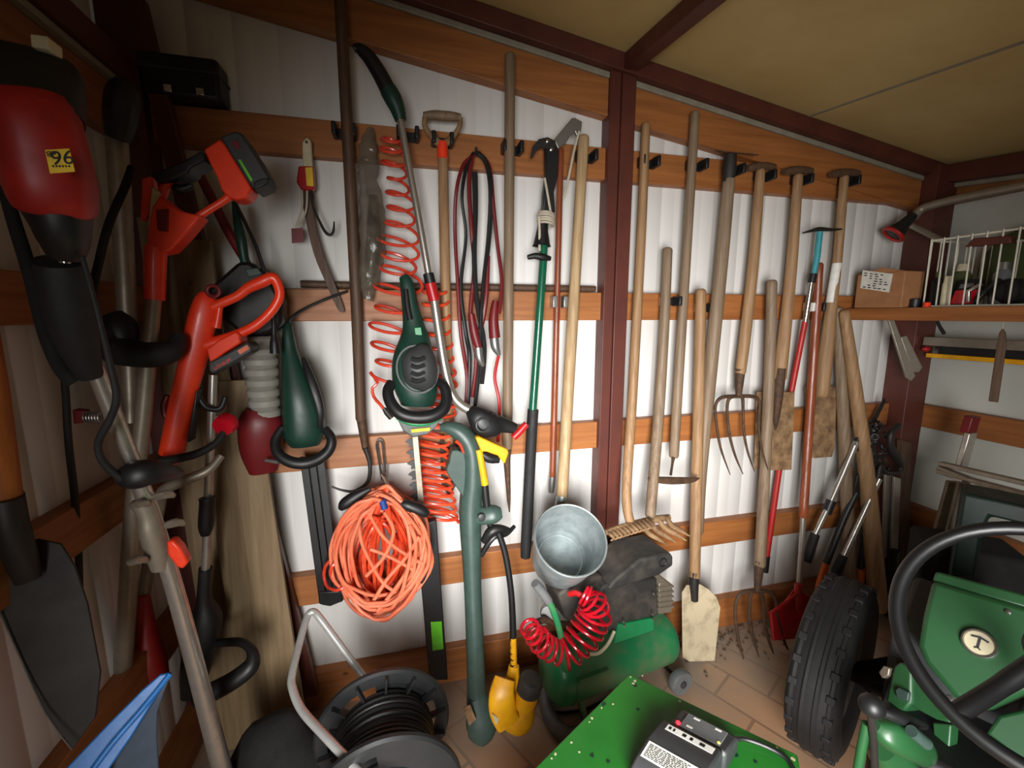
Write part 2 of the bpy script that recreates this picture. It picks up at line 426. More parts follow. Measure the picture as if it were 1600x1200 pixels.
# left wall: eaves beam with grey strip and board under it, then the roof edge beam
trim(MB().box((-0.785, 0.2, 2.135), (-0.70, 1.56, 2.205)), M['rust_paint'])
trim(MB().box((-0.785, 0.2, 2.118), (-0.715, 1.56, 2.1345)), M['strip'])
trim(MB().box((-0.785, 0.2, 1.99), (-0.735, 1.56, 2.1175)), M['rail_y'])
trim(MB().poly([(-0.70, 0.3, roof(-0.7, 0.3)-0.08), (-0.70, 1.57, roof(-0.7, 1.57)-0.08), (-0.70, 1.57, roof(-0.7, 1.57)-0.004), (-0.70, 0.3, roof(-0.7, 0.3)-0.004)], (-0.08, 0, 0)), M['rust_paint'])
# posts
b = MB(); b.box((0.76, 1.575, 0), (0.803, 1.64, 2.40)); b.box((0.806, 1.572, 0), (0.862, 1.64, 2.39))
trim(b, M['rust_paint'])
trim(MB().box((2.335, 1.53, 0), (2.46, 1.64, 2.16)), M['rust_paint'])
trim(MB().box((-0.78, 1.56, 0), (-0.69, 1.64, 2.58)), M['rust_paint'])
# roof beam running out from the centre post, and the joint between two ceiling boards
y0, y1 = -1.3, 1.57
trim(MB().poly([(0.80, y0, roof(0.8, y0)-0.055), (0.80, y1, roof(0.8, y1)-0.055), (0.80, y1, roof(0.8, y1)-0.003), (0.80, y0, roof(0.8, y0)-0.003)], (0.055, 0, 0)), M['rust_paint'])
trim(MB().poly([(1.622, y0, roof(1.62, y0)-0.004), (1.622, y1, roof(1.62, y1)-0.004), (1.632, y1, roof(1.63, y1)-0.004), (1.632, y0, roof(1.63, y0)-0.004)], (0, 0, 0.003)), M['strip'], 0)
# diagonal steel brace across the left end of the back wall
b = MB(); b.bar(Q(212, 0, 1.57), Q(372, 640, 1.57), 0.03, 0.05, (1, 0, 0)); b.bar(Q(372, 640, 1.57), Q(487, 1085, 1.57), 0.03, 0.05, (1, 0, 0))
trim(b, M['rust_paint'])
# ---------------------------------------------------------------- long-handled tools on the back wall
rnd = random.Random(7)
def tool(name, label, cat, pts, m, Y=None, k=5, group=None, part='handle'):
    T = [p if Y is None else (p[0], p[1], Y, p[2]) for p in pts]
    r = thing(name, label, cat, Q(T[-1][0], T[-1][1], T[-1][2]), group)
    b = MB(); T2 = smooth(T, k)
    W = [Q(t[0], t[1], t[2]) for t in T2]; R = [t[3]*m_per_px(w) for t, w in zip(T2, W)]
    d0 = (W[0]-W[1]).normalized(); d1 = (W[-1]-W[-2]).normalized()      # rounded ends
    W = [W[0]+d0*R[0]*0.6, W[0]+d0*R[0]*0.4] + W + [W[-1]+d1*R[-1]*0.4]; R = [R[0]*0.45, R[0]*0.8] + R + [R[-1]*0.8]
    b.tube(W, R, 12); obj(part, b, m, r)
    return r

# dark pole hung far left, with a thin curved blade at its foot
t = tool('weeding_hook', 'long dark wooden pole with thin curved blade tip, left of the curved green grip', 'tool', [(531, -6, 1.53, 9), (548, 300, 1.55, 9), (556, 450, 1.56, 9), (564, 655, 1.56, 8)], M['h_dark'])
obj('socket', MB().pt([(564, 650, 8), (568, 678, 7), (571, 702, 5)], 1.56), M['rust'], t)
obj('blade', MB().pt([(571, 700, 5), (578, 725, 3.5), (575, 752, 3), (555, 767, 2.5), (535, 766, 2), (518, 760, 1.5)], 1.55, 6), M['dsteel'], t)

# pole with spike, between the leads and the tree pruner
t = tool('spike_pole', 'long straight grey-brown pole ending in thin iron spike, beside the jumper leads', 'tool', [(797, 88, 1.545, 8.5), (795, 400, 1.56, 8), (793, 660, 1.56, 8), (793, 700, 1.56, 7)], M['h_grey'])
obj('spike', MB().pt([(793, 696, 7), (792, 720, 5.5), (795, 780, 3), (796, 800, 1)], 1.56), M['rust'], t)

# D-handled spade
t = tool('spade', 'D-handled spade with red collar and wooden shaft behind the coiled hoses', 'spade', [(692, 246, 1.56, 8), (695, 400, 1.565, 8), (699, 560, 1.57, 8), (702, 690, 1.575, 8)], M['h_tan'], part='shaft')
obj('yoke', MB().pt([(664, 183, 4), (664, 198, 4), (675, 213, 5), (691, 226, 7), (708, 213, 5), (718, 198, 4), (719, 184, 4)], 1.555, 5), M['rust_l'], t)
obj('grip', MB().pt([(662, 181, 6.5), (676, 180, 8), (691, 181, 8.5), (706, 182, 8), (720, 184, 6.5)], 1.555, 4), M['h_grey'], t)
obj('collar', MB().pt([(691, 222, 8.5), (692, 248, 8.5)], 1.555, 0, 14), M['orange'], t, 0.002)
obj('blade', MB().slab([(690, 680), (716, 682), (716, 690), (712, 760), (702, 776), (690, 760), (687, 690)], 1.585, 0.004), M['rust'], t, 0.001)

# stick lying on the rail
o = obj('stick', MB().tube(smooth([Q(470, 443, 1.612), Q(600, 446, 1.614), Q(760, 448, 1.614), Q(930, 451, 1.613)], 4), [0.0125]*12+[0.012], 10), M['h_dark']); o.location.z = 1.588
tag(o, 'thin dark stick lying along the top of the second wooden rail', 'stick')

# tree pruner on a green telescopic pole
t = thing('tree_pruner', 'green telescopic tree pruner with black hooked head, grey rope and foam grip', 'pruner', Q(821, 868, 1.52))
obj('pole', MB().pt([(851, 335, 1.545, 6.5), (849, 405, 1.54, 6.5), (841, 520, 1.53, 6.5), (832, 645, 1.53, 6.5)]), M['g_pole'], t)
fg = obj('foam_grip', MB().pt([(833, 640, 1.53, 9), (831, 670, 1.53, 9), (822, 850, 1.52, 9), (821, 870, 1.52, 8)]), M['rubber'], t)
obj('wear_mark', MB().slab([(823, 765), (830, 764), (830, 782), (824, 783)], 1.512, 0.004), M['label'], fg)
obj('head', MB().slab([(853, 226), (866, 224), (874, 236), (872, 275), (866, 300), (868, 332), (848, 332), (850, 300), (854, 272)], 1.535, 0.03), M['black'], t, 0.004)
obj('hook_blade', MB().slab([(829, 247), (833, 228), (842, 217), (856, 214), (868, 220), (868, 232), (858, 233), (846, 230), (838, 236), (832, 247)], 1.53, 0.008), M['dsteel'], t, 0.001)
lv = obj('lever', MB().slab([(866, 218), (894, 184), (899, 184), (910, 190), (908, 205), (903, 216), (899, 205), (890, 214), (884, 224), (872, 232)], 1.53, 0.012), M['steel'], t, 0.002)
b = MB()
for x, y in ((855, 221), (861, 234)): b.lathe(Q(x, y, 1.527), (0, -1, 0), [(0, .007), (.004, .007), (.007, .003)])
obj('bolt', b, M['chrome'], lv)
b = MB(); b.pt([(905, 205, 1.52, 2), (897, 235, 1.53, 2), (889, 275, 1.545, 2), (880, 310, 1.56, 1.6)], None, 4); b.pt([(851, 278, 1.525, 2), (855, 300, 1.525, 2), (861, 335, 1.525, 2)], None, 3)
b.pt([(842, 338, 1.52, 2.2), (843, 360, 1.52, 2.2), (843, 392, 1.525, 2.2)], None, 3)
for i in range(5):
    c = Q(853, 335+i*4, 1.54); b.torus(c, (0.15, 0.1, 1), 0.027+0.002*(i % 2), 0.0042, 24, 8)
obj('rope', b, M['rope'], t)
obj('skirt', MB().lathe(Q(848, 346, 1.54), Q(846, 390, 1.54)-Q(848, 346, 1.54), [(0, .016), (.03, .02), (.075, .028), (.085, .034), (.083, .031), (.0, .014)]), M['black'], t)
obj('cross_handle', MB().loft([(825, 402, 1.53, 4, .01), (836, 400, 1.53, 5, .014), (848, 402, 1.53, 6, .016), (860, 404, 1.53, 3.5, .01)]), M['black'], t)

# thin red-brown rod with ferrule
t = tool('rod', 'thin red-brown varnished rod with grey metal ferrule beside the green tree pruner', 'rod', [(876, 234, 1.575, 5), (872, 400, 1.58, 5), (866, 640, 1.585, 5), (863, 748, 1.585, 5)], M['h_red'])
obj('ferrule', MB().pt([(863, 744, 5.6), (862, 757, 5.6), (861, 769, 4.5)], 1.585), M['steel'], t)

# galvanised ladle on a long pole
t = tool('dipper', 'galvanised bucket dipper on long pale wooden pole above the air compressor', 'dipper', [(912, 216, 1.55, 8.5), (902, 380, 1.55, 8.5), (889, 590, 1.53, 9), (878, 780, 1.47, 9)], M['h_light'])
oc, bc = Q(892, 842, 1.26), Q(868, 884, 1.43)
ax = (bc-oc); Lb = 0.19; ax.normalize()
bk = obj('bucket', MB().lathe(oc, ax, [(-.002, .118), (-.004, .1215), (0, .1245), (.004, .1235), (.006, .121), (.05, .117), (.11, .1115), (.16, .107), (.186, .104), (.192, .1), (.192, .09), (.184, .08), (.18, .0), (.179, .0), (.178, .078), (.182, .098), (.16, .1045), (.05, .1145), (.0, .1185)], 48, True), M['zinc'], t)
obj('bottom_ring', MB().torus(oc+ax*.179, ax, .082, .0035, 40, 8), M['zinc'], bk)
b = MB(); s0 = Q(878, 776, 1.47); b.tube([s0, Q(876, 790, 1.46), Q(873, 803, 1.43)], [.021, .023, .02], 14); obj('socket', b, M['zinc'], t)

# bow rake and four-tined claw, heads side by side
t = tool('rake', 'iron bow rake with a row of curled teeth, right of the red centre post', 'rake', [(1009, 196, 1.555, 7), (1001, 380, 1.555, 7.5), (988, 620, 1.53, 7.5), (979, 770, 1.45, 7.5), (985, 818, 1.42, 7)], M['h_tan'])
b = MB(); b.pt([(945, 832, 1.40, 5), (985, 820, 1.41, 5.5), (1015, 812, 1.415, 5)], None, 3)
obj('head_bar', b, M['rust_l'], t)
for i in range(11):
    x = 949+i*6.2; y = 831-i*1.9
    obj('tooth', MB().pt([(x, y, 1.40, 3), (x+6, y+5, 1.375, 3), (x+10, y+10, 1.36, 2.4), (x+5, y+14, 1.355, 1.2)], None, 4, 8), M['rust_l'], t)
t = tool('claw_rake', 'long-handled four-tined claw rake, rounded handle top by a white clip', 'rake', [(1043, 391, 1.55, 7.5), (1037, 520, 1.55, 8), (1028, 660, 1.53, 8.5), (1016, 805, 1.43, 8)], M['h_grey'])
b = MB(); b.pt([(1000, 818, 1.42, 5), (1020, 812, 1.425, 6), (1046, 808, 1.43, 5)], None, 3); obj('head_bar', b, M['rust_l'], t)
for x0, y0, x1, y1 in ((1004, 820, 1042, 851), (1016, 815, 1057, 848), (1029, 812, 1073, 845), (1041, 809, 1078, 838)):
    obj('tine', MB().pt([(x0, y0, 1.42, 4), (x0+(x1-x0)*.25, y0+(y1-y0)*.42, 1.385, 4.2), (x0+(x1-x0)*.6, y0+(y1-y0)*.68, 1.355, 3.6), (x1, y1, 1.32, 0.8)], None, 4, 8), M['rust_l'], t)

# push hoe
t = tool('hoe', 'long-handled push hoe with narrow flat rusty blade crossing two other handles', 'hoe', [(1086, 178, 1.55, 7), (1075, 360, 1.555, 7), (1062, 560, 1.55, 7.5), (1053, 712, 1.53, 7.5)], M['h_grey'])
obj('neck', MB().pt([(1053, 708, 1.53, 5), (1051, 722, 1.51, 2.2), (1048, 742, 1.48, 2.2)], None, 3), M['rust'], t)
obj('blade', MB().loft([(1012, 747, 1.47, 1, .002), (1020, 749, 1.47, 4.5, .004), (1050, 751, 1.47, 6, .005), (1080, 750, 1.475, 4.5, .004), (1093, 747, 1.475, 1, .002)]), M['rust'], t)

# mortar-crusted flat spade
t = tool('shovel', 'flat shovel with pale mortar-crusted blade standing right of the air compressor', 'shovel', [(1095, 456, 1.545, 8), (1092, 600, 1.55, 8.5), (1088, 760, 1.52, 8.5), (1085, 900, 1.47, 8.5)], M['h_tan'])
obj('socket', MB().pt([(1085, 893, 1.47, 8), (1084, 912, 1.465, 8), (1085, 938, 1.46, 6)]), M['dsteel'], t)
obj('blade', MB().slab([(1066, 926), (1074, 914), (1084, 916), (1094, 913), (1108, 921), (1120, 933), (1126, 949), (1117, 1033), (1078, 1034), (1067, 1028)], Plane((1.2, 1.465, .3), (0.05, -1, .12)), 0.005), M['plaster'], t, 0.002)

# draw hoe hung head up
t = tool('draw_hoe', 'long thick-handled hoe hung head up, its blade edge-on below the sloped board', 'hoe', [(1139, 280, 1.53, 9), (1128, 400, 1.545, 10), (1110, 580, 1.55, 10), (1095, 740, 1.56, 9), (1090, 830, 1.565, 9)], M['h_grey'])
obj('socket', MB().loft([(1141, 242, 1.53, 10, .02), (1140, 262, 1.53, 11, .022), (1138, 284, 1.53, 9, .019)]), M['dsteel'], t)
obj('blade', MB().poly([Q(1116, 236, 1.50), Q(1186, 243, 1.50), Q(1180, 243, 1.57), Q(1122, 238, 1.57)], (0, 0, .004)), M['rust'], t, 0.001)

# hay fork
def tgrip(t, x, y, Y, m=M['h_dark']):
    obj('grip', MB().pt([(x-22, y+1, Y, 4.5), (x-12, y-1, Y, 6.5), (x, y-2, Y, 7), (x+12, y-2, Y, 6.5), (x+22, y-1, Y, 4.5)], None, 4), m, t)
t = tool('hay_fork', 'hay fork with four long curved thin tines hanging left of the spades', 'fork', [(1188, 268, 1.55, 7), (1178, 400, 1.555, 8), (1166, 510, 1.555, 8.5), (1157, 582, 1.55, 8)], M['h_tan'])
tgrip(t, 1189, 262, 1.55)
obj('socket', MB().pt([(1157, 576, 1.55, 8.5), (1155, 600, 1.55, 7), (1154, 618, 1.545, 5)]), M['rust'], t)
for P in ([(1154, 619), (1128, 621), (1118, 634), (1119, 660), (1126, 700), (1141, 742)], [(1154, 619), (1140, 622), (1136, 640), (1139, 675), (1148, 710), (1161, 741)], [(1154, 619), (1160, 622), (1161, 640), (1162, 672), (1168, 705), (1179, 737)], [(1154, 619), (1178, 620), (1187, 630), (1185, 660), (1190, 700), (1200, 734)]):
    ys = [1.545, 1.54, 1.54, 1.525, 1.49, 1.44]; rr = [3, 3, 2.6, 2.4, 2, 0.7]
    obj('tine', MB().pt([(p[0], p[1], y, r) for p, y, r in zip(P, ys, rr)], None, 5, 8), M['rust'], t)

# digging fork, tines to the floor
t = tool('digging_fork', 'digging fork with four iron tines resting on the floor by the red scoop', 'fork', [(1206, 442, 1.53, 8), (1203, 560, 1.535, 8), (1196, 720, 1.51, 8), (1187, 882, 1.46, 8.5)], M['h_grey'])
obj('socket', MB().pt([(1187, 876, 1.46, 8.5), (1185, 897, 1.455, 7.5), (1183, 922, 1.45, 5.5)]), M['rust'], t)
for P in ([(1183, 923), (1162, 925), (1151, 938), (1149, 965), (1154, 1000), (1162, 1030)], [(1183, 923), (1174, 927), (1171, 945), (1171, 970), (1178, 1000), (1186, 1028)], [(1183, 923), (1190, 927), (1193, 945), (1194, 970), (1201, 1000), (1210, 1026)], [(1183, 923), (1202, 925), (1212, 938), (1214, 962), (1223, 995), (1234, 1022)]):
    ys = [1.45, 1.45, 1.45, 1.44, 1.42, 1.40]; rr = [3.2, 3.2, 3, 2.8, 2.4, 0.9]
    obj('tine', MB().pt([(p[0], p[1], y, r) for p, y, r in zip(P, ys, rr)], None, 5, 8), M['rust'], t)

# two spades hung by their T grips, blades down
t = tool('garden_spade', 'T-gripped spade with dark brown rusty blade hanging behind the digging fork handle', 'spade', [(1247, 276, 1.55, 7), (1238, 400, 1.56, 8), (1226, 520, 1.56, 9), (1218, 590, 1.56, 10)], M['h_tan'])
tgrip(t, 1247, 268, 1.55)
bl = obj('blade', MB().slab([(1183, 612), (1205, 614), (1211, 611), (1223, 611), (1228, 613), (1242, 612), (1237, 734), (1208, 735), (1179, 733)], Plane((1.7, 1.565, 1), (0, -1, 0.02)), 0.004), M['rust_l'], t, 0.001)
obj('strap', MB().pt([(1221, 575, 1.55, 8), (1217, 605, 1.553, 9), (1213, 650, 1.56, 6), (1211, 672, 1.563, 2)], None, 3), M['rust'], bl)
t = tool('spade_white_sleeve', 'T-gripped spade with white sleeve on its shaft and earth-crusted pale blade', 'spade', [(1319, 278, 1.55, 6.5), (1309, 400, 1.56, 6.5), (1300, 470, 1.56, 8), (1290, 560, 1.56, 10), (1284, 615, 1.56, 10)], M['h_tan'])
t.name = 'spade'
tgrip(t, 1320, 272, 1.55)
obj('sleeve', MB().pt([(1308, 411, 8), (1298, 473, 8.5)], 1.56, 0, 16), M['white'], t, 0.002)
obj('blade', MB().slab([(1258, 606), (1308, 604), (1304, 700), (1300, 714), (1272, 716), (1262, 712)], Plane((1.9, 1.568, 1), (0, -1, 0.02)), 0.004), M['rust_l'], t, 0.001)

# cultivator with teal, silver and red shaft
t = thing('cultivator', 'thin cultivator with teal top, silver middle and long red lower shaft', 'cultivator', Q(1195, 888, 1.57))
obj('head_shaft', MB().pt([(1281, 362, 1.545, 5.5), (1277, 400, 1.545, 5.5), (1271, 432, 1.545, 4.8)]), M['teal'], t)
obj('hoe_bar', MB().loft([(1254, 364, 1.54, 1, .002), (1270, 360, 1.54, 2.5, .006), (1281, 358, 1.54, 3.5, .008), (1300, 359, 1.54, 2.5, .006), (1316, 358, 1.54, 1, .002)]), M['dsteel'], t)
obj('collar', MB().pt([(1271, 428, 6.5), (1268, 442, 6.5)], 1.545, 0, 14), M['black'], t)
obj('silver_tube', MB().pt([(1268, 440, 1.545, 5), (1258, 504, 1.55, 5)]), M['chrome'], t)
obj('red_tube', MB().pt([(1258, 502, 1.55, 5), (1237, 610, 1.585, 5), (1215, 750, 1.585, 5.2), (1197, 876, 1.575, 5.2)]), M['motor_red'], t)
obj('end_cap', MB().pt([(1198, 868, 1.575, 6), (1195, 893, 1.575, 6)]), M['black'], t)

# red scoop on brown and aluminium handle
t = tool('scoop', 'red plastic scoop on dark brown handle with bare metal lower end', 'scoop', [(1280, 414, 1.55, 6), (1273, 530, 1.55, 6.5), (1263, 680, 1.53, 6.5), (1255, 806, 1.49, 6.5)], M['h_red'])
obj('metal_tube', MB().pt([(1255, 800, 1.49, 5), (1252, 860, 1.475, 5), (1248, 925, 1.46, 5)]), M['alu'], t)
pl = Plane((1.6, 1.45, .2), (0.0, -1, 0.25))
sc = obj('scoop_pan', MB().slab([(1241, 922), (1252, 922), (1266, 934), (1268, 990), (1250, 998), (1208, 1001), (1203, 958), (1226, 942)], pl, 0.008), M['red'], t, 0.002)
b = MB(); b.tube([pl(1268, 990, .012), pl(1267, 934, .012), pl(1250, 924, .012), pl(1226, 943, .012), pl(1204, 958, .012), pl(1209, 1000, .012)], .008, 8); obj('rim', b, M['red'], sc)
obj('socket', MB().pt([(1248, 912, 1.455, 7), (1246, 935, 1.45, 7), (1244, 962, 1.445, 4)]), M['red'], t)

# two bare poles leaning into the corner
o = tool('broom_handle', 'bare wooden pole leaning at the corner, left one of a crossing pair', 'pole', [(1309, 484, 1.57, 7), (1317, 640, 1.55, 8.5), (1324, 800, 1.52, 8.5), (1331, 945, 1.49, 8.5)], M['h_grey'])
o = tool('broom_handle', 'bare wooden pole slanting right down into the corner behind the tyre', 'pole', [(1319, 489, 1.535, 7.5), (1338, 620, 1.51, 9.5), (1356, 760, 1.48, 11), (1372, 948, 1.43, 13)], M['h_tan'])

# ---------------------------------------------------------------- clips that hold the tools
def clip(px, py, Y, m, label, w=14, name='tool_clip', dark=True):
    t = thing(name, label, 'clip', Q(px, py, 1.598), 'tool clips on the wooden rails')
    c = Q(px, py, 1.598); s = m_per_px(c)
    obj('base', MB().box((c.x-.026, c.y-.006, c.z-.016), (c.x+.026, c.y, c.z+.016)), m, t, 0.002)
    for sx in (-1, 1):
        x = c.x+sx*.029
        obj('jaw', MB().box((x-.007, c.y-.058, c.z-.019), (x+.007, c.y-.004, c.z+.019)), m if dark or sx > 0 else M['white'], t, 0.004)
for px, py, who in ((540, 211, 'dark weeding pole'), (637, 215, 'silver edger tube'), (690, 224, 'D-handled spade'), (797, 236, 'spike pole'), (911, 248, 'dipper pole'), (1007, 257, 'bow rake handle'), (1081, 261, 'push hoe handle'), (1138, 268, 'hung draw hoe'), (1186, 277, 'hay fork'), (1243, 283, 'dark spade'), (1316, 285, 'white-sleeved spade')):
    clip(px, py, 1.6, M['black'], 'black sprung clip on the top rail gripping the %s' % who)
for px, py, who in ((1041, 471, 'claw rake'), (1095, 481, 'mortar-crusted shovel'), (1263, 480, 'teal and red cultivator')):
    clip(px, py, 1.6, M['black'], 'white and black clip on the second rail gripping the %s' % who, dark=False)
t = thing('spring_clip', 'small silver spring clip on the second rail gripping the thin rod', 'clip', Q(871, 472, 1.598), 'tool clips on the wooden rails')
c = Q(871, 472, 1.598)
for sx in (-1, 1): obj('jaw', MB().box((c.x+sx*.0215-.009, c.y-.036, c.z-.022), (c.x+sx*.0215+.009, c.y, c.z+.022)), M['steel'], t, 0.003)

# ---------------------------------------------------------------- left middle: saw, bag, hoses, leads
t = thing('pruning_saw', 'curved pruning saw with pale handle and red and yellow grip hanging by itself', 'saw', Q(533, 487, 1.57))
hd = obj('handle', MB().slab([(472, 222), (479, 214), (486, 220), (488, 262), (473, 262)], 1.565, 0.02), M['cream'], t, 0.003)
obj('hang_hole', MB().lathe(Q(479, 222, 1.564), (0, -1, 0), [(0, .004), (.001, .004)], 12), M['ink'], hd)
obj('grip', MB().slab([(466, 259), (489, 259), (491, 294), (484, 298), (470, 296), (463, 284)], 1.56, 0.03), M['red'], t, 0.004)
obj('grip_panel', MB().slab([(477, 262), (488, 261), (490, 291), (479, 290)], 1.556, 0.006), M['ylabel'], t)
obj('blade', MB().slab(smooth([(470, 294), (488, 294), (491, 340), (504, 392), (522, 440), (538, 483), (534, 488), (526, 480), (508, 440), (490, 396), (478, 345)], 3, True), 1.575, 0.006), M['h_dark'], t, 0.001)
for P in ([(472, 297, 1.8), (472, 325, 1.8), (462, 355, 1.8)], [(480, 298, 1.8), (478, 330, 1.8), (466, 352, 1.8)]):
    obj('wire', MB().pt(P, 1.558, 4, 8), M['rope'], t)
obj('tag', MB().slab([(455, 357), (473, 356), (475, 378), (456, 380)], 1.556, 0.003), M['dred'], t)
obj('hook', MB().pt([(484, 297, 1.8), (490, 325, 2), (499, 345, 2), (508, 362, 2.4), (516, 367, 2.4), (521, 361, 2.2), (522, 346, 1)], 1.555, 5, 8), M['dsteel'], t)

t = thing('plastic_bag', 'crumpled clear plastic bag of black parts hanging left of the red coiled hose', 'bag', Q(576, 468, 1.56))
obj('film', MB().loft([(578, 198, 1.57, 5, .006), (577, 225, 1.565, 13, .012), (575, 255, 1.56, 17, .016), (577, 290, 1.555, 15, .018), (582, 330, 1.545, 20, .03), (582, 380, 1.54, 21, .034), (579, 425, 1.545, 18, .028), (575, 468, 1.56, 9, .014)], 22, 2, 8), M['bag'], t)
for v_ in t.children[0].data.vertices:
    q = noise.noise(v_.co*26)*.007 + noise.noise(v_.co*70)*.006; v_.co += v_.normal*q
obj('contents', MB().loft([(583, 305, 1.552, 7, .012), (585, 345, 1.548, 11, .018), (582, 400, 1.548, 12, .02), (577, 440, 1.555, 7, .012)], 12, 2), M['black'], t)

def coil(path, turns, Y, rw, depth, n=18, wob=0.06, seed=1, tilt=0.3):       # helix of a hanging hose: path (px, py, half width px)
    R = random.Random(seed); P = smooth(path, 12); m = len(P); out = []
    N = int(turns*n)
    for i in range(N+1):
        u = i/N*(m-1); j = min(int(u), m-2); f = u-j
        x, y, w = [P[j][q]*(1-f)+P[j+1][q]*f for q in range(3)]
        a = 2*pi*i/n
        w2 = w*(1+wob*sin(a*0.37+seed)+wob*0.6*sin(a*0.19))
        out.append((x+w2*cos(a), y+w2*tilt*sin(a+0.6), Y-depth*sin(a), rw))
    return out
t = thing('air_hose', 'stretched red coiled air hose hanging between plastic bag and green trimmer', 'hose', Q(608, 645, 1.53))
H = coil([(611, 214, 16), (615, 245, 19), (622, 290, 19), (627, 335, 22), (622, 385, 30), (624, 430, 34), (616, 490, 32), (612, 545, 32), (616, 590, 34)], 15.5, 1.535, 2.6, .026, 16, .14, 3, .42)
H += [(590, 598, 1.52, 2.6), (582, 606, 1.52, 2.6), (584, 620, 1.52, 2.6), (594, 632, 1.53, 2.6), (602, 642, 1.53, 2.6)]
obj('coil', MB().pt(smooth(H, 2), None, 0, 8), M['hose'], t)
obj('fitting', MB().pt([(600, 638, 1.53, 3.5), (605, 645, 1.53, 5), (612, 653, 1.53, 5)], None, 0, 12), M['dsteel'], t)
t = thing('air_hose', 'orange coiled air hose hanging behind the green hedge trimmer and orange cord', 'hose', Q(690, 815, 1.56))
H = coil([(680, 452, 18), (684, 520, 20), (690, 590, 22), (688, 640, 24), (678, 690, 24), (678, 735, 24), (684, 775, 26), (690, 812, 25)], 23, 1.555, 2.7, .026, 16, .04, 5)
obj('coil', MB().pt(smooth(H, 2), None, 0, 8), M['hose2'], t)

t = thing('jumper_cables', 'hanging pair of red and black jumper leads with red crocodile clamps', 'cables', Q(745, 640, 1.56))
def lead(P, m, Y=1.56): obj('cable', MB().pt([(x, y, Y-0.012*((i*7) % 3), r) for i, (x, y, r) in enumerate(P)], None, 6, 8), m, t)
lead([(742, 242, 3), (724, 258, 3), (713, 300, 3), (711, 360, 3), (715, 440, 3), (720, 520, 3.2), (730, 590, 3.2), (727, 640, 3)], M['dred'])
lead([(740, 239, 3), (728, 265, 3), (722, 310, 2.6), (728, 370, 2.6), (720, 450, 3), (728, 520, 3.4), (734, 560, 3.4), (731, 640, 3)], M['black'])
lead([(744, 238, 4), (760, 255, 4), (767, 300, 4), (764, 370, 4), (756, 440, 3.6), (752, 500, 3.6), (749, 570, 3.6), (741, 645, 3)], M['black'])
lead([(738, 242, 3.5), (733, 290, 3.5), (737, 360, 3.5), (741, 420, 3.5), (735, 500, 3.5), (744, 560, 3), (738, 620, 3)], M['dred'])
lead([(742, 270, 4.5), (743, 330, 4), (741, 400, 4), (745, 470, 4), (757, 540, 3.5), (753, 600, 3.5)], M['bagblk'])
lead([(748, 238, 3), (765, 262, 3), (771, 320, 3), (777, 380, 3), (784, 440, 3), (780, 490, 3)], M['dred'])
lead([(779, 555, 2.6), (773, 590, 2.6), (780, 630, 2.6), (778, 690, 2.6)], M['red'])
lead([(735, 500, 4), (748, 520, 4), (759, 470, 4), (763, 400, 3)], M['dred'])
for P in ([(774, 470, 5), (771, 500, 8), (773, 528, 9)], [(736, 490, 5), (741, 520, 7), (748, 545, 6)]):
    cl = obj('clamp', MB().pt(P, 1.535, 4), M['dred'], t)
    x, y, _ = P[-1]; obj('jaw', MB().pt([(x-1, y-2, 7), (x+1, y+14, 7), (x+7, y+27, 3)], 1.535, 3), M['steel'], cl)
obj('hook', MB().pt([(744, 236, 1.6, 2.5), (744, 240, 1.53, 2.5), (744, 230, 1.52, 2)], None, 2, 8), M['dsteel'], t)
def D(px, py, d): return EYE + ray(px, py)*d          # point at a given distance along the view axis
def helix(W, rad, turns, n=16, rr=None):              # coils wound about a path of world points
    W = [Vector(w) for w in W]; m = len(W)
    t = [(W[min(i+1, m-1)]-W[max(i-1, 0)]).normalized() for i in range(m)]
    a = t[0].orthogonal().normalized(); A = []
    for i in range(m):
        a = (a - t[i]*a.dot(t[i])).normalized(); A.append(a.copy())
    out = []; N = int(turns*n)
    for i in range(N+1):
        u = i/N*(m-1); j = min(int(u), m-2); f = u-j
        c = W[j].lerp(W[j+1], f); aa = A[j].lerp(A[j+1], f).normalized(); tt = t[j].lerp(t[j+1], f).normalized(); bb = tt.cross(aa)
        ra = rad[j]*(1-f)+rad[j+1]*f if isinstance(rad, (list, tuple)) else rad
        out.append(c + aa*(ra*cos(2*pi*i/n)) + bb*(ra*sin(2*pi*i/n)))
    return out

# ---------------------------------------------------------------- lawn edger with curved grip
t = thing('lawn_edger', 'silver-tubed edging trimmer with curved black and green grip and red joint', 'trimmer', Q(750, 655, 1.45))
obj('grip', MB().pt([(553, 77, 1.49, 7), (560, 76, 1.49, 9), (575, 88, 1.49, 11), (590, 110, 1.49, 12), (602, 132, 1.49, 12.5), (612, 152, 1.49, 13)], None, 5, 14), M['black'], t)
obj('grip_sleeve', MB().pt([(606, 140, 1.49, 13.5), (614, 154, 1.49, 14), (621, 170, 1.49, 12), (626, 188, 1.49, 9)], None, 5, 14), M['g_dark'], t)
obj('upper_tube', MB().pt([(624, 180, 1.49, 5.5), (637, 250, 1.49, 5.5), (653, 335, 1.485, 5.5), (670, 432, 1.48, 5.5)], None, 3), M['alu'], t)
obj('joint', MB().pt([(669, 427, 8.5), (673, 444, 8.5)], 1.48, 0, 16), M['black'], t, 0.002)
obj('joint_ring', MB().pt([(672, 442, 9), (679, 470, 9)], 1.48, 0, 16), M['red'], t, 0.002)
obj('lower_tube', MB().pt([(678, 466, 1.48, 7), (686, 520, 1.475, 7), (695, 575, 1.47, 7), (706, 615, 1.465, 7.5), (722, 634, 1.46, 7.5), (744, 645, 1.45, 7.5)], None, 5, 12), M['alu'], t)
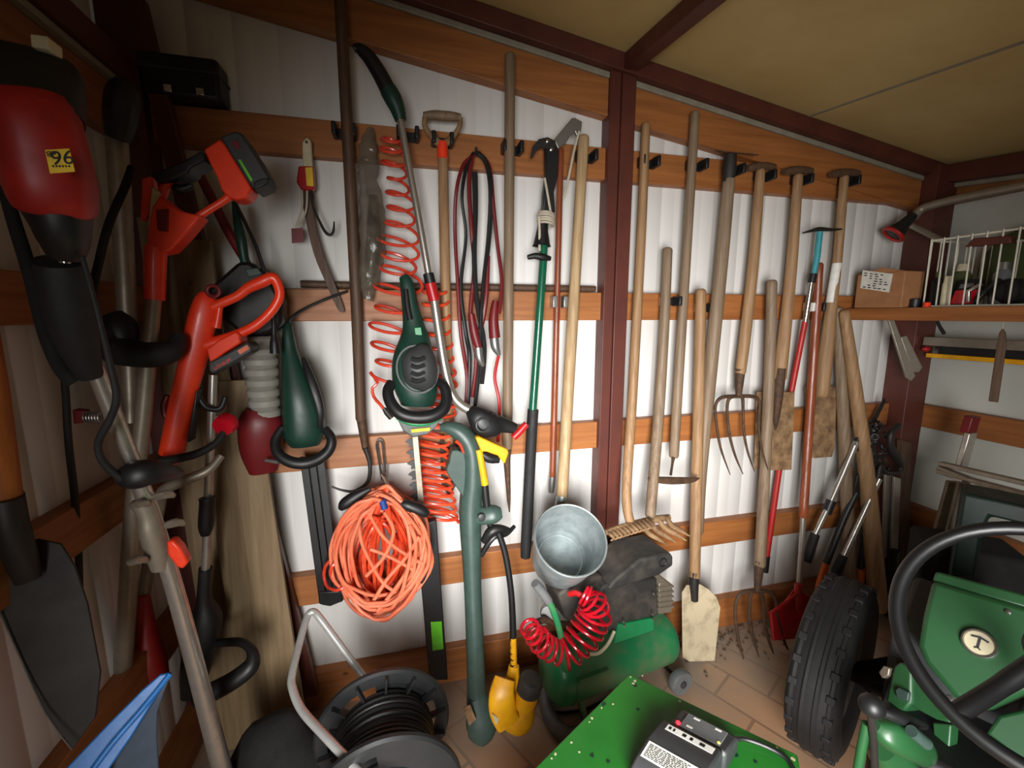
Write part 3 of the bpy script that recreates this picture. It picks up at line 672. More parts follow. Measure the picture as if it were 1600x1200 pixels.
mo = obj('motor', MB().loft([(733, 640, 1.45, 8, .012), (745, 650, 1.44, 17, .03), (758, 661, 1.44, 22, .036), (772, 664, 1.44, 19, .032), (785, 664, 1.44, 13, .02), (806, 670, 1.44, 8, .012)], 16), M['black'], t)
obj('vent', MB().torus(Q(754, 664, 1.40), (0.2, -1, .1), .022, .004, 20, 6), M['grey_p'], mo)
obj('cutter_guard', MB().pt([(802, 684, 5.5), (812, 674, 6), (823, 662, 5.5)], 1.43, 0, 12), M['red'], t, 0.002)

# ---------------------------------------------------------------- green hedge trimmer in the centre
t = thing('hedge_trimmer', 'green and black electric hedge trimmer hanging in front of coiled hoses', 'trimmer', Q(685, 1062, 1.50))
bd = obj('body', MB().loft([(630, 432, 1.49, 7, .015), (636, 445, 1.485, 11, .02), (641, 480, 1.48, 13, .024), (646, 508, 1.475, 17, .03), (648, 530, 1.47, 24, .04), (647, 560, 1.46, 33, .055), (648, 590, 1.46, 35, .058), (652, 615, 1.46, 32, .055), (652, 632, 1.46, 26, .045)], 20), M['g_dark'], t)
obj('grip_inlay', MB().pt([(634, 452, 1.462, 4), (637, 480, 1.455, 5), (641, 500, 1.447, 5)], None, 4), M['black'], bd)
obj('switch', MB().slab([(647, 512), (658, 511), (660, 524), (649, 525)], 1.435, 0.02), M['g_brt'], bd, 0.002)
pm = Plane((.0, 1.405, 1.3), (-0.05, -1, 0.1))
cen = pm(655, 576); sr = m_per_px(cen)
cv = obj('motor_cover', MB().loft([(648, 543, 1.42, 12, .01), (652, 552, 1.41, 24, .03), (656, 575, 1.405, 28, .042), (657, 595, 1.41, 25, .036), (655, 608, 1.42, 12, .012)], 20), M['grey_p'], bd)
for i in range(4): obj('rib', MB().pt([(642, 560+i*11, 3), (652, 563+i*11, 3.5), (664, 559+i*11, 3)], 1.365, 3, 8), M['black'], cv)
obj('trim_ring', MB().tube([pm(652+32*cos(a)+3*sin(a), 577+37*sin(a)) for a in [2*pi*i/36 for i in range(36)]], .0035, 8, True), M['mgrey'], bd)
obj('front_handle', MB().pt([(612, 598, 1.44, 8), (606, 612, 1.42, 9), (611, 630, 1.40, 9.5), (624, 645, 1.385, 10), (645, 652, 1.38, 10), (672, 651, 1.38, 10), (692, 640, 1.39, 9.5), (698, 622, 1.41, 9), (694, 604, 1.43, 8), (684, 596, 1.45, 7)], None, 5, 12), M['black'], t)
sh = obj('blade_guard', MB().slab([(618, 648), (640, 660), (665, 662), (692, 652), (680, 668), (668, 678), (645, 682), (630, 672)], Plane((0, 1.42, 1.1), (0, -1, 0.35)), 0.05), M['mgrey'], t, 0.003)
obj('green_band', MB().pt([(620, 652, 1.40, 3.5), (640, 661, 1.395, 4), (665, 662, 1.395, 4), (688, 653, 1.40, 3.5)], None, 4), M['g_brt'], sh)
obj('lettering_strip', MB().slab([(642, 671), (672, 668), (672, 673), (643, 676)], Plane((0, 1.408, 1.1), (0, -1, 0.35)), 0.004), M['ylabel'], sh)
obj('blade_bar', MB().slab([(644, 680), (653, 680), (668, 846), (659, 848)], 1.475, 0.012), M['alu_d'], t, 0.001)
for i in range(9):
    y = 690+i*17; x = 646+(y-680)*0.09
    obj('tooth', MB().slab([(x+1, y-3), (x-6, y-5), (x-12, y-1), (x-14, y+1), (x-7, y+4), (x-8, y+9), (x+1, y+8)], 1.48, 0.004), M['black'], t)
sp = obj('sheath', MB().slab([(650, 824), (682, 812), (700, 1063), (671, 1063)], 1.485, 0.03), M['black'], t, 0.004)
lb = obj('lime_label', MB().slab([(673, 972), (690, 971), (693, 1014), (676, 1017)], 1.4845, 0.002), M['g_label'], sp)

# ---------------------------------------------------------------- dark green hedge trimmer on the left
t = thing('hedge_trimmer', 'dark green hedge trimmer with black loop guard hung left of orange cord', 'trimmer', Q(516, 945, 1.55))
bd = obj('body', MB().loft([(450, 506, 1.51, 6, .012), (450, 520, 1.505, 9, .02), (453, 550, 1.50, 13, .028), (460, 585, 1.49, 20, .04), (468, 620, 1.48, 28, .05), (474, 650, 1.48, 33, .055), (476, 680, 1.48, 32, .05), (477, 695, 1.48, 24, .035)], 20), M['g_dark'], t)
obj('side_recess', MB().loft([(474, 560, 1.475, 4, .01), (488, 600, 1.45, 8, .02), (500, 640, 1.44, 7, .02), (500, 668, 1.45, 5, .012)], 12), M['black'], bd)  # recess along the right of the body, modelled as a solid black form
obj('loop_guard', MB().pt([(441, 668, 1.46, 7), (430, 688, 1.44, 8), (434, 708, 1.42, 9), (452, 721, 1.41, 9.5), (475, 724, 1.41, 9.5), (498, 717, 1.42, 9), (514, 703, 1.43, 8.5), (518, 686, 1.44, 8), (508, 670, 1.46, 7)], None, 5, 12), M['black'], t)
obj('handle_bar', MB().pt([(415, 719, 1.43, 3), (435, 722, 1.42, 3.5)], None, 0), M['steel'], t)
b = MB()
for x0, x1, w in ((474, 503, 6), (487, 515, 5.5), (500, 527, 6)): b.slab([(x0-w, 715), (x0+w, 715), (x1+w, 930), (x1-w, 930)], 1.535, 0.014)
b.slab([(472, 715), (504, 715), (530, 930), (500, 930)], 1.545, 0.01)
obj('blade', b, M['black'], t, 0.002)
obj('blade_tip', MB().slab([(497, 925), (534, 924), (536, 940), (528, 943), (516, 948), (504, 946), (498, 944)], 1.53, 0.03), M['black'], t, 0.004)
obj('cord', MB().pt([(451, 510, 1.51, 3.5), (455, 497, 1.51, 3), (475, 483, 1.53, 2.6), (505, 469, 1.55, 2.4), (543, 455, 1.575, 2.2)], None, 5, 8), M['black'], t)

# ---------------------------------------------------------------- bundle of orange extension cord on a carabiner
t = thing('extension_cord', 'thick bundle of salmon orange extension cord hanging from a silver carabiner', 'cord', Q(595, 962, 1.45))
R = random.Random(11)
def loop(cx, cy, rx, ry, Y, r, m, lean=0.0, seed=0, name='cord_loop'):
    P = []
    for i in range(26):
        a = 2*pi*i/26 + R.uniform(-.05, .05)
        k = 1 + 0.05*sin(3*a+seed) + R.uniform(-.025, .025)
        y = cy+ry*sin(a)*k; x = cx + rx*cos(a)*k*(1.0 - 0.30*max(0, -sin(a))**2) + lean*(y-cy)
        P.append((x, y, Y + 0.022*sin(2*a+seed), r))
    obj(name, MB().pt(P, None, 3, 8, True), m, t)
for i in range(16):
    rx = 8+40*R.random(); ry = 45+42*R.random()
    loop(600+R.uniform(-16, 16), 868+R.uniform(-12, 12), rx, ry, 1.545-R.random()*.04, 3.1, M['hose2'], R.uniform(-.12, .12), i*2.1)
for i in range(28):
    f = i/27; rx = 42+32*R.random()**0.7; ry = 78+20*R.random()
    loop(596+R.uniform(-7, 7), 864+R.uniform(-7, 5)-(98-ry)*0.3, rx, ry, 1.51-f*0.11, 3.1, M['salmon'], R.uniform(-.05, .05)-0.03, i*1.3)
loop(530, 895, 25, 26, 1.47, 2.8, M['hose'], -.1, 2)
loop(535, 893, 18, 22, 1.46, 2.8, M['hose'], -.1, 4)
for P in ([(560, 815), (566, 850), (585, 890), (600, 912), (618, 925)], [(578, 858), (600, 866), (624, 878), (645, 890)], [(655, 838), (635, 870), (605, 905), (580, 945)], [(600, 800), (615, 830), (600, 870), (572, 900)], [(640, 820), (650, 860), (628, 905), (590, 955)], [(575, 800), (600, 840), (640, 870), (660, 880)]):
    obj('cord_strand', MB().pt([(x, y, 3.1) for x, y in P], 1.40, 5, 8), M['salmon'], t)
for k in range(5):
    obj('cord_strand', MB().pt([(560+k*9, 812-k*3, 1.40, 3), (585+k*5, 775-k*2, 1.42, 3), (604, 762, 1.44, 3), (625-k*2, 778, 1.42, 3), (640+k*3, 800, 1.40, 3)], None, 5, 8), M['hose2'] if k % 2 else M['salmon'], t)
obj('plug', MB().pt([(532, 796, 4), (538, 788, 9), (552, 778, 9.5), (566, 770, 7), (578, 764, 4)], 1.42, 4, 12), M['black'], t)
obj('socket', MB().pt([(626, 787, 5), (636, 789, 9), (652, 795, 10), (662, 800, 9), (668, 804, 6)], 1.40, 3, 12), M['black'], t)
obj('tie', MB().pt([(597, 780, 6), (601, 795, 6)], 1.395, 0, 12), M['blue_d'], t, 0.002)
obj('carabiner', MB().pt([(592, 688, 2.4), (589, 696, 2.4), (592, 715, 2.4), (595, 735, 2.4), (598, 750, 2.4), (602, 735, 2.4), (600, 712, 2.4), (598, 692, 2.4)], 1.585, 4, 8, True), M['chrome'], t)
obj('wire_hook', MB().pt([(597, 742, 1.57, 2), (605, 755, 1.5, 2), (612, 772, 1.42, 2), (610, 785, 1.39, 2)], None, 4, 8), M['chrome'], t)

# ---------------------------------------------------------------- grey green lawn trimmer standing on its head
t = thing('grass_trimmer', 'grey-green lawn trimmer standing on its head, tall curved handle uppermost', 'trimmer', Q(750, 1150, 1.33))
obj('handle_shaft', MB().pt([(688, 668, 1.46, 6), (700, 668, 1.455, 10), (716, 674, 1.45, 14), (730, 688, 1.445, 16), (738, 710, 1.44, 16), (739, 750, 1.44, 17), (735, 800, 1.44, 18), (738, 900, 1.41, 14), (742, 1000, 1.37, 14), (745, 1080, 1.345, 15), (748, 1110, 1.335, 19)], None, 5, 16), M['g_mid'], t)
obj('switch_housing', MB().slab([(706, 704), (722, 706), (728, 720), (730, 790), (722, 775), (710, 757), (697, 737), (702, 722)], 1.42, 0.045, 0, 2), M['g_mid'], t, 0.006)
obj('trigger', MB().pt([(712, 689, 2.6), (720, 696, 2.6), (725, 708, 2.6)], 1.425, 4, 8), M['orange'], t)
ah = obj('side_handle', MB().loft([(740, 806, 1.43, 12, .02), (756, 805, 1.42, 15, .024), (772, 803, 1.41, 15, .024), (783, 801, 1.41, 9, .015)], 16), M['g_mid'], t)
obj('pivot_bolt', MB().lathe(Q(752, 808, 1.395), (0, -1, 0), [(0, .014), (.006, .014), (.009, .009), (.009, 0)], 18), M['grey_p'], ah)
obj('motor_head', MB().loft([(744, 1085, 1.34, 16, .03), (750, 1110, 1.33, 22, .04), (752, 1135, 1.32, 24, .045), (746, 1152, 1.32, 17, .03)], 16), M['g_mid'], t)
obj('label_plate', MB().slab([(724, 1105), (735, 1102), (744, 1124), (733, 1134)], 1.285, 0.003), M['rust_l'], t, label='brown worn label on the head')
obj('sticker', MB().slab([(745, 1018), (750, 1016), (752, 1030), (746, 1031)], 1.348, 0.003), M['hose'], t)

# ---------------------------------------------------------------- yellow string trimmer
t = thing('string_trimmer', 'yellow string trimmer with thin black shaft and grey motor, beside air compressor', 'trimmer', Q(800, 1140, 1.32))
hd = obj('handle', MB().slab([(743, 684), (748, 682), (793, 702), (795, 708), (789, 725), (786, 723), (778, 712), (760, 706), (752, 706)], 1.405, 0.03), M['yellow'], t, 0.004)
obj('trigger_block', MB().pt([(752, 708, 6), (765, 716, 8), (780, 718, 6)], 1.42, 3, 10), M['black'], t)
obj('grip', MB().pt([(748, 702, 6), (752, 725, 6), (758, 757, 6)], 1.415, 3, 10), M['yellow'], t)
obj('upper_tube', MB().pt([(757, 754, 6), (760, 785, 6), (766, 820, 5.5), (778, 835, 5)], 1.42, 3, 10), M['black'], t)
obj('bracket', MB().pt([(756, 846, 1.42, 6), (768, 830, 1.41, 9), (782, 826, 1.41, 7), (795, 828, 1.42, 4)], None, 3, 10), M['black'], t)
obj('brace', MB().pt([(752, 868, 1.43, 4), (770, 840, 1.42, 5), (790, 835, 1.43, 4), (804, 822, 1.45, 3)], None, 4, 8), M['black'], t)
obj('shaft', MB().pt([(778, 830, 1.41, 5), (790, 868, 1.40, 5), (799, 930, 1.38, 5), (802, 1000, 1.36, 5.5)], None, 5), M['black'], t)
ys = obj('yellow_shaft', MB().pt([(802, 996, 1.36, 5.2), (803, 1045, 1.345, 5.2)]), M['yellow'], t)
for i in range(5):
    y = 1000+i*9; obj('stripe', MB().pt([(802, y, 1.36-i*.003, 5.5), (802.3, y+3, 1.36-i*.003, 5.5)]), M['ink'], ys)
hd = obj('head', MB().loft([(803, 1040, 1.345, 8, .012), (801, 1062, 1.34, 12, .02), (798, 1085, 1.33, 22, .035), (800, 1105, 1.32, 34, .045), (801, 1122, 1.31, 33, .045), (797, 1134, 1.31, 22, .03)], 20), M['yellow'], t)
obj('guard', MB().loft([(789, 1060, 1.30, 16, .01), (784, 1085, 1.28, 20, .02), (786, 1110, 1.27, 22, .02), (795, 1132, 1.26, 20, .012)], 16), M['yellow'], hd)
d = (Q(832, 1052, 1.26)-Q(818, 1102, 1.27)).normalized(); c = Q(820, 1098, 1.28)
obj('motor_housing', MB().lathe(c, d, [(-.01, .036), (.02, .04), (.05, .04), (.05, 0)], 24), M['yellow'], hd)
obj('motor_cap', MB().lathe(c+d*.048, d, [(0, .041), (.03, .042), (.052, .038), (.055, .03), (.055, 0)], 24), M['dust'], hd)
obj('line_cutter', MB().slab([(769, 1116), (777, 1121), (789, 1136), (784, 1140), (774, 1131)], 1.25, 0.006), M['cream'], hd)

# ---------------------------------------------------------------- air compressor
P0, P1 = QZ(866, 1055, .17), QZ(1032, 992, .17)
t = thing('air_compressor', 'dusty green tank air compressor with black motor cover and coiled red hose', 'compressor', (P0.x, P0.y, 0))
u = (P1-P0).normalized(); v = Vector((u.y, -u.x, 0)); Lc = (P1-P0).length; rt = .105
prof = [(-.04, .0), (-.038, .04), (-.028, .075), (-.01, .097), (.01, rt)] + [(Lc*i/10, rt) for i in range(1, 10)] + [(Lc-.01, rt), (Lc+.01, .097), (Lc+.028, .075), (Lc+.038, .04), (Lc+.04, 0)]
tk = obj('tank', MB().lathe(P0, u, prof, 36), M['g_tank'], t)
obj('seam', MB().torus(P0+u*.035, u, rt+.001, .0025, 40, 6), M['g_tank'], tk)
obj('boss', MB().bar(P0+u*.04+v*.098+Vector((0, 0, .045)), P0+u*.17+v*.098+Vector((0, 0, .045)), .02, .014), M['g_tank'], tk, 0.003)
CP = Plane(P0+v*.085, v)
obj('motor_cover', MB().slab([(938, 922), (946, 914), (1027, 903), (1028, 962), (968, 985), (939, 988)], CP, .15), M['dust'], t, .008)
uc = obj('fan_cover', MB().slab([(950, 922), (962, 906), (1001, 874), (1048, 864), (1052, 870), (1052, 884), (1031, 899), (960, 921)], CP, .16, .012), M['dust'], t, .008)
obj('knob_ring', MB().torus(CP(1036, 879, .014), v, .016, .002, 22, 6), M['black'], uc)
obj('rear_cover', MB().slab([(872, 930), (905, 905), (942, 900), (942, 988), (908, 988), (884, 968)], CP, .12, -.03), M['dust'], t, .008)
obj('mount_plate', MB().slab([(967, 976), (1022, 965), (1022, 985), (960, 1006)], CP, .012, .008), M['g_brt'], t, .002)
b = MB()
for x, y in ((974, 971), (975, 977), (1019, 959), (1019, 967), (1021, 927)): b.lathe(CP(x, y, .02), v, [(0, .005), (.004, .005), (.006, .002)], 10)
obj('bolt', b, M['chrome'], t)
obj('cylinder_head', MB().slab([(1030, 912), (1042, 908), (1051, 918), (1050, 957), (1030, 960)], CP, .08, -.01), M['alu_d'], t, .004)
b = MB()
for i in range(5): b.slab([(1028, 918+i*8), (1053, 915+i*8), (1053, 918+i*8), (1028, 921+i*8)], CP, .085, -.006)
obj('cooling_fins', b, M['alu_d'], t)
hp = [CP(883, 1046, .03), CP(879, 1010, .05), CP(873, 980, .055), CP(863, 950, .055), CP(851, 930, .055)]
obj('carry_handle', MB().tube(smooth(hp, 5), .011, 12), M['g_tank'], t)
obj('handle_grip', MB().tube(smooth([CP(857, 939, .055), CP(848, 926, .055), CP(836, 911, .055)], 5), .0145, 12), M['mgrey'], t)
hw = smooth([CP(826, 978, .06), CP(838, 995, .06), CP(856, 1012, .06), CP(880, 1020, .07), CP(902, 1005, .08), CP(920, 978, .08), CP(930, 955, .08), CP(924, 938, .07), CP(912, 928, .05)], 8)
obj('coiled_hose', MB().tube(helix(hw, [.028]*8+[.036]*16+[.05]*10+[.055]*15+[.045]*8+[.032]*8, 18, 16), .0052, 8), M['cherry'], t)
obj('hose_end', MB().tube([CP(912, 932, .05), CP(900, 926, .03), CP(890, 928, .01)], .01, 10), M['red'], t)
g = CP(857, 958, .0); obj('pressure_gauge', MB().lathe(g, (v+Vector((-.4, 0, .2))), [(-.02, .0), (-.02, .026), (0, .028), (.006, .026), (.006, 0)], 24), M['steel'], t)
obj('valve', MB().tube([CP(835, 974, .03), CP(850, 968, .02), CP(870, 975, .0), CP(884, 975, -.02)], .011, 10), M['rust'], t)
obj('cable', MB().tube(smooth([CP(920, 1022, .028), CP(936, 1020, .03), CP(950, 1006, .03), CP(960, 986, .02)], 5), .006, 8), M['cream'], t)
wh = QZ(1046, 1068, .05)
for s_ in (0, -.24):
    w = obj('wheel', MB().lathe(P1+v*(.10+s_)+Vector((0, 0, .05-.17)), v, [(0, .012), (0, .046), (.006, .05), (.03, .05), (.036, .046), (.036, .012)], 28), M['mgrey'], t)
    obj('hub', MB().lathe(P1+v*(.136+s_)+Vector((0, 0, .05-.17)), v, [(0, .015), (.004, .015), (.006, .008), (.006, 0)], 16), M['grey_p'], w)
obj('axle', MB().tube([P1+v*.12-Vector((0, 0, .12)), P1-v*.12-Vector((0, 0, .12))], .008, 8), M['dsteel'], t)
b = MB(); z = Vector((0, 0, -.17+.028)); b.tube(smooth([P0+v*.09+u*.26+z, P0+v*.125+u*.1+z, P0+v*.11-u*.01+z, P0+v*.02-u*.03+z, P0-v*.07+z], 5), .027, 12)
obj('foot', b, M['mgrey'], t)
obj('foot_post', MB().tube([P0+u*.08+v*.05-Vector((0, 0, .06)), P0+u*.08+v*.09-Vector((0, 0, .14))], .014, 10), M['g_tank'], t)
obj('power_cord', MB().tube(smooth([QZ(848, 1040, .05), QZ(840, 1075, .012), QZ(845, 1100, .006), QZ(870, 1113, .006), QZ(915, 1108, .006), QZ(945, 1094, .006)], 6), .005, 8), M['black'], t)

# ---------------------------------------------------------------- cable reel with chrome tube frame
CB, CF = D(600, 1132, 1.25), D(604, 1250, 1.06)
CF.z = CB.z
t = thing('cable_reel', 'large black cable drum reel with bent chrome tube frame, foreground left', 'reel', (CB.x, CB.y, 0))
ax = (CF-CB).normalized(); sx = Vector((-ax.y, ax.x, 0)) ; sx = sx if sx.x > 0 else -sx; uz = Vector((0, 0, 1)); RF = .185
def flange(c, s_, m, ribs, nm):
    b = MB()
    b.lathe(c, ax*s_, [(0, .148), (0, RF-.006), (.006, RF), (.016, RF), (.022, RF-.006), (.022, .150), (.012, .148)], 56, True)
    b.lathe(c, ax*s_, [(0, 0), (0, .095), (.012, .095), (.012, 0)], 40)
    f = obj(nm, b, m, t)
    for k in range(3):
        a0 = k*2*pi/3 + .35; a1 = a0+1.35; n = 10; b = MB(); A = []; B = []
        for r, arr in ((.09, A), (.152, B)):
            for i in range(n+1):
                a = a0+(a1-a0)*i/n; arr.append(c + (sx*cos(a)+uz*sin(a))*r)
        b.poly(A+B[::-1], ax*s_*.010); obj('infill', b, m, f)
    for k in range(ribs):
        a = 2*pi*k/ribs+.15; d_ = sx*cos(a)+uz*sin(a)
        obj('rib', MB().bar(c+d_*.075+ax*s_*.030, c+d_*.176+ax*s_*.030, .006, .018, ax), m, f)
    return f
flange(CB, 1, M['reel'], 14, 'rear_flange')
flange(CF, 1, M['reel'], 0, 'front_flange')
obj('drum', MB().lathe(CB, ax, [(0, .1), ((CF-CB).length, .1)], 40), M['black'], t)
Lr = (CF-CB).length; n = 11; b = MB(); H = []
for i in range(n*40+1): 
    a = 2*pi*i/40; H.append(CB+ax*(.024+(Lr-.036)*i/(n*40)) + (sx*cos(a)+uz*sin(a))*(.124+.003*sin(i*.021)))
obj('wound_cable', b.tube(H, .0078, 8), M['black'], t)
obj('cable_underlay', MB().lathe(CB, ax, [(.02, .1), (.02, .12), (Lr-.01, .12), (Lr-.01, .1)], 40), M['black'], t)
fr = [D(572, 1062, 1.36), D(540, 1020, 1.355), D(500, 966, 1.34), D(489, 956, 1.33), D(480, 964, 1.32), D(468, 1005, 1.26), D(457, 1052, 1.19), D(457, 1075, 1.16), D(472, 1110, 1.12), D(510, 1152, 1.06), D(560, 1206, .99), D(600, 1262, .95)]
obj('tube_frame', MB().tube(smooth(fr, 5), .0105, 14), M['frame_tube'], t)
obj('rear_hub', MB().lathe(CB-ax*.05, ax, [(0, .02), (.01, .045), (.05, .05)], 24), M['black'], t)
for c, s_ in ((CB-ax*.045, 1), (CF+ax*.03, 1)):
    for q in (-1, 1):
        f = Vector((c.x, c.y, 0)) + sx*q*.16
        obj('leg', MB().tube([c, f+Vector((0, 0, .02)), f], .0105, 10), M['chrome'], t)
obj('lock_knob', MB().lathe(D(588, 1058, 1.27), (-.3, -1, .5), [(0, .02), (.012, .02), (.016, .012), (.016, 0)], 16), M['black'], t)
# ---------------------------------------------------------------- left corner: planks, cutters, trimmers
for i, (xa, xb, top, lb) in enumerate(((-0.685, -0.62, 1.78, 'pale plank leaning in the left corner, hard against the corner post'), (-0.595, -0.525, 1.72, 'pale plank leaning in the left corner, middle one of three'), (-0.505, -0.425, 1.30, 'pale knotty plank leaning in the left corner, nearest the red brace'))):
    m_ = MB().poly([(xb-.05, 1.50-i*.022, 0), (xb+.05, 1.50-i*.022, 0), (xa+.05, 1.545-i*.022, top), (xa-.05, 1.545-i*.022, top)], (0, .018, 0))
    tag(obj('plank', m_, M['plank'], None, .002), lb, 'plank', 'pale planks in the left corner')
t = thing('fork_trimmer', 'dark bent metal hanger', 'tool', (0, 0, 0)); bpy.data.objects.remove(t)

# brush cutter hanging head up at far left
t = thing('brush_cutter', 'red and black brush cutter with yellow 96 sticker and long aluminium shaft', 'brush cutter', Q(345, 1195, 1.12))
mh = obj('motor_housing', MB().loft([(54, 180, .86, 70, .06), (58, 194, .86, 73, .075), (72, 255, .87, 75, .08), (84, 305, .875, 72, .075), (87, 324, .88, 66, .06)], 28, 2.8, 5), M['motor_red'], t)
obj('engine_cap', MB().loft([(48, 116, .89, 72, .03), (50, 124, .88, 82, .05), (54, 146, .87, 84, .06), (58, 186, .865, 78, .066)], 28, 3.2, 4), M['black'], t)
obj('switch', MB().slab([(46, 52), (74, 56), (75, 76), (48, 73)], .835, .03), M['cream'], t, .002)
obj('clutch_neck', MB().loft([(90, 326, .88, 58, .07), (96, 350, .88, 50, .06), (101, 378, .885, 42, .05), (103, 402, .89, 30, .036)], 24), M['black'], t)
obj('steel_band', MB().loft([(101, 400, .89, 12, .014), (102, 412, .89, 12, .014)], 16, 2, 0), M['chrome'], t)
obj('foam_grip', MB().loft([(92, 408, .90, 40, .05), (100, 440, .91, 46, .055), (112, 500, .93, 42, .052), (126, 550, .95, 32, .042), (140, 585, .965, 22, .03)], 20), M['rubber'], t)
obj('harness_strap', MB().pt([(-5, 255, .86, 10), (20, 340, .88, 12), (48, 430, .90, 13), (72, 520, .92, 14), (95, 575, .94, 13), (118, 596, .95, 12)], None, 5, 10), M['bagblk'], t)
sh = obj('shaft', MB().pt([(142, 560, .96, 15), (180, 655, .99, 15.5), (216, 748, 1.02, 16), (240, 815, 1.04, 16), (280, 945, 1.07, 16), (346, 1198, 1.13, 17), (372, 1300, 1.15, 17)], None, 4, 18), M['alu'], t)
obj('throttle_cable', MB().pt([(128, 400, .86, 5), (150, 480, .88, 5), (172, 570, .90, 6), (182, 620, .91, 7), (172, 655, .92, 7), (154, 690, .93, 7), (160, 720, .94, 7), (190, 748, .96, 7), (215, 760, .97, 6)], None, 5, 10), M['rubber'], t)
b = MB(); b.loft([(196, 745, .99, 14, .02), (212, 742, .98, 22, .03), (234, 738, .99, 20, .03), (260, 738, 1.02, 15, .02), (278, 740, 1.05, 8, .012)], 16)
obj('handle_clamp', b, M['black'], t)
jt = obj('coupling', MB().loft([(222, 782, 1.03, 21, .024), (232, 805, 1.035, 19, .022), (236, 825, 1.04, 22, .026), (246, 858, 1.05, 22, .026), (252, 885, 1.055, 18, .022)], 18), M['alu_d'], t)
for x, y in ((208, 790), (246, 776), (205, 878), (262, 820)): obj('clamp_lug', MB().pt([(x, y, 1.03, 6), (x+14, y-4, 1.0, 7), (x+24, y-2, 1.02, 5)], None, 2, 10), M['alu_d'], jt)
obj('lock_lever', MB().slab([(260, 847), (270, 845), (282, 858), (293, 880), (285, 890), (276, 886), (262, 868)], 1.02, .025), M['orange'], jt, .004)
pl = Plane(Q(94, 252, .775), (0.2, -1, .05))
st = obj('sticker', MB().slab([(70, 234), (108, 232), (117, 268), (78, 271)], pl, .0015), M['ylabel'], mh)
c0 = pl(93, 245, .001); ex = (pl(75, 248, .001)-pl(110, 246, .001)); ey = (pl(96, 262, .001)-pl(92, 236, .001))
text('lettering', '96', M['ink'], st, pl(97, 245, .0008), ex, ey, .026)
text('small_lettering', 'dB', M['ink'], st, pl(80, 240, .0008), ex, ey, .010)
b = MB()
for i in range(6): b.slab([(81+i*5, 258), (84+i*5, 258), (85+i*5, 261), (82+i*5, 261)], pl, .0006, .0006)
obj('small_print', b, M['ink'], st)

# rubber strap and sprung red catch on the left wall
o = obj('rubber_strap', MB().pt([(98, 560, 1.08, 7), (103, 620, 1.10, 7), (107, 690, 1.12, 7), (116, 770, 1.15, 7), (122, 850, 1.17, 7), (125, 930, 1.18, 6)], None, 4, 8), M['rubber'])
tag(o, 'black rubber strap hanging down beside the brush cutter shaft, far left', 'strap')
t = thing('spring_catch', 'small dark red catch with steel spring between strap and brush cutter shaft', 'catch', Q(150, 655, 1.12))
obj('body', MB().slab([(112, 640), (132, 642), (133, 660), (114, 663)], 1.12, .02), M['dred'], t, .003)
obj('spring', MB().tube(helix([Q(134+i*3, 652, 1.125) for i in range(10)], .012, 6, 12), .0016, 6), M['steel'], t)

# spade at the far left edge
t = thing('spade', 'spade with thick orange wood handle and dark blade at far left edge', 'spade', Q(112, 1172, .95))
obj('handle', MB().pt([(-62, 300, .93, 26), (-34, 480, .93, 28), (-12, 620, .94, 30), (8, 782, .95, 31)], None, 4, 20), M['h_orange'], t)
obj('socket', MB().loft([(8, 776, .95, 33, .04), (16, 820, .95, 33, .04), (32, 870, .955, 30, .03), (44, 905, .96, 24, .014)], 20), M['dsteel'], t)
bl = obj('blade', MB().slab([(-40, 880), (0, 858), (60, 842), (96, 850), (118, 885), (138, 945), (158, 1050), (150, 1120), (113, 1172), (70, 1115), (34, 1035), (0, 960)], Plane(Q(60, 960, .965), (.35, -1, .15)), .006), M['blade_d'], t, .002)
obj('lit_edge', MB().pt([(-2, 955, .945, 1.6), (34, 1034, .94, 1.8), (70, 1114, .925, 1.8), (112, 1171, .915, 1.6)], None, 2, 6), M['steel'], bl)  # bright steel line stands in for light along the blade's lower edge

# grey pole trimmer with black loop grip, behind
t = thing('pole_trimmer', 'grey pole trimmer with black cap and black loop grip behind the orange trimmer', 'trimmer', Q(200, 640, 1.30))
obj('pole', MB().pt([(182, 205, 1.32, 19), (190, 330, 1.32, 18.5), (198, 480, 1.31, 17), (203, 580, 1.30, 15), (205, 660, 1.29, 13)], None, 3, 18), M['alu_d'], t)
obj('cap', MB().loft([(192, 130, 1.30, 14, .02), (192, 150, 1.29, 30, .04), (188, 185, 1.29, 30, .042), (184, 216, 1.30, 23, .034)], 20), M['black'], t)
obj('loop_grip', MB().pt([(168, 520, 1.26, 16), (172, 545, 1.24, 20), (205, 552, 1.22, 21), (245, 554, 1.22, 20), (272, 545, 1.24, 18), (280, 525, 1.26, 14)], None, 5, 14), M['rubber'], t)
obj('grip_bracket', MB().loft([(180, 496, 1.30, 20, .03), (190, 515, 1.29, 28, .035), (196, 540, 1.28, 22, .03)], 16), M['black'], t)
obj('strap', MB().pt([(205, 262, 1.24, 7), (196, 290, 1.2, 8), (170, 350, 1.14, 8), (152, 420, 1.1, 8), (140, 480, 1.06, 8)], None, 5, 10), M['bagblk'], t)

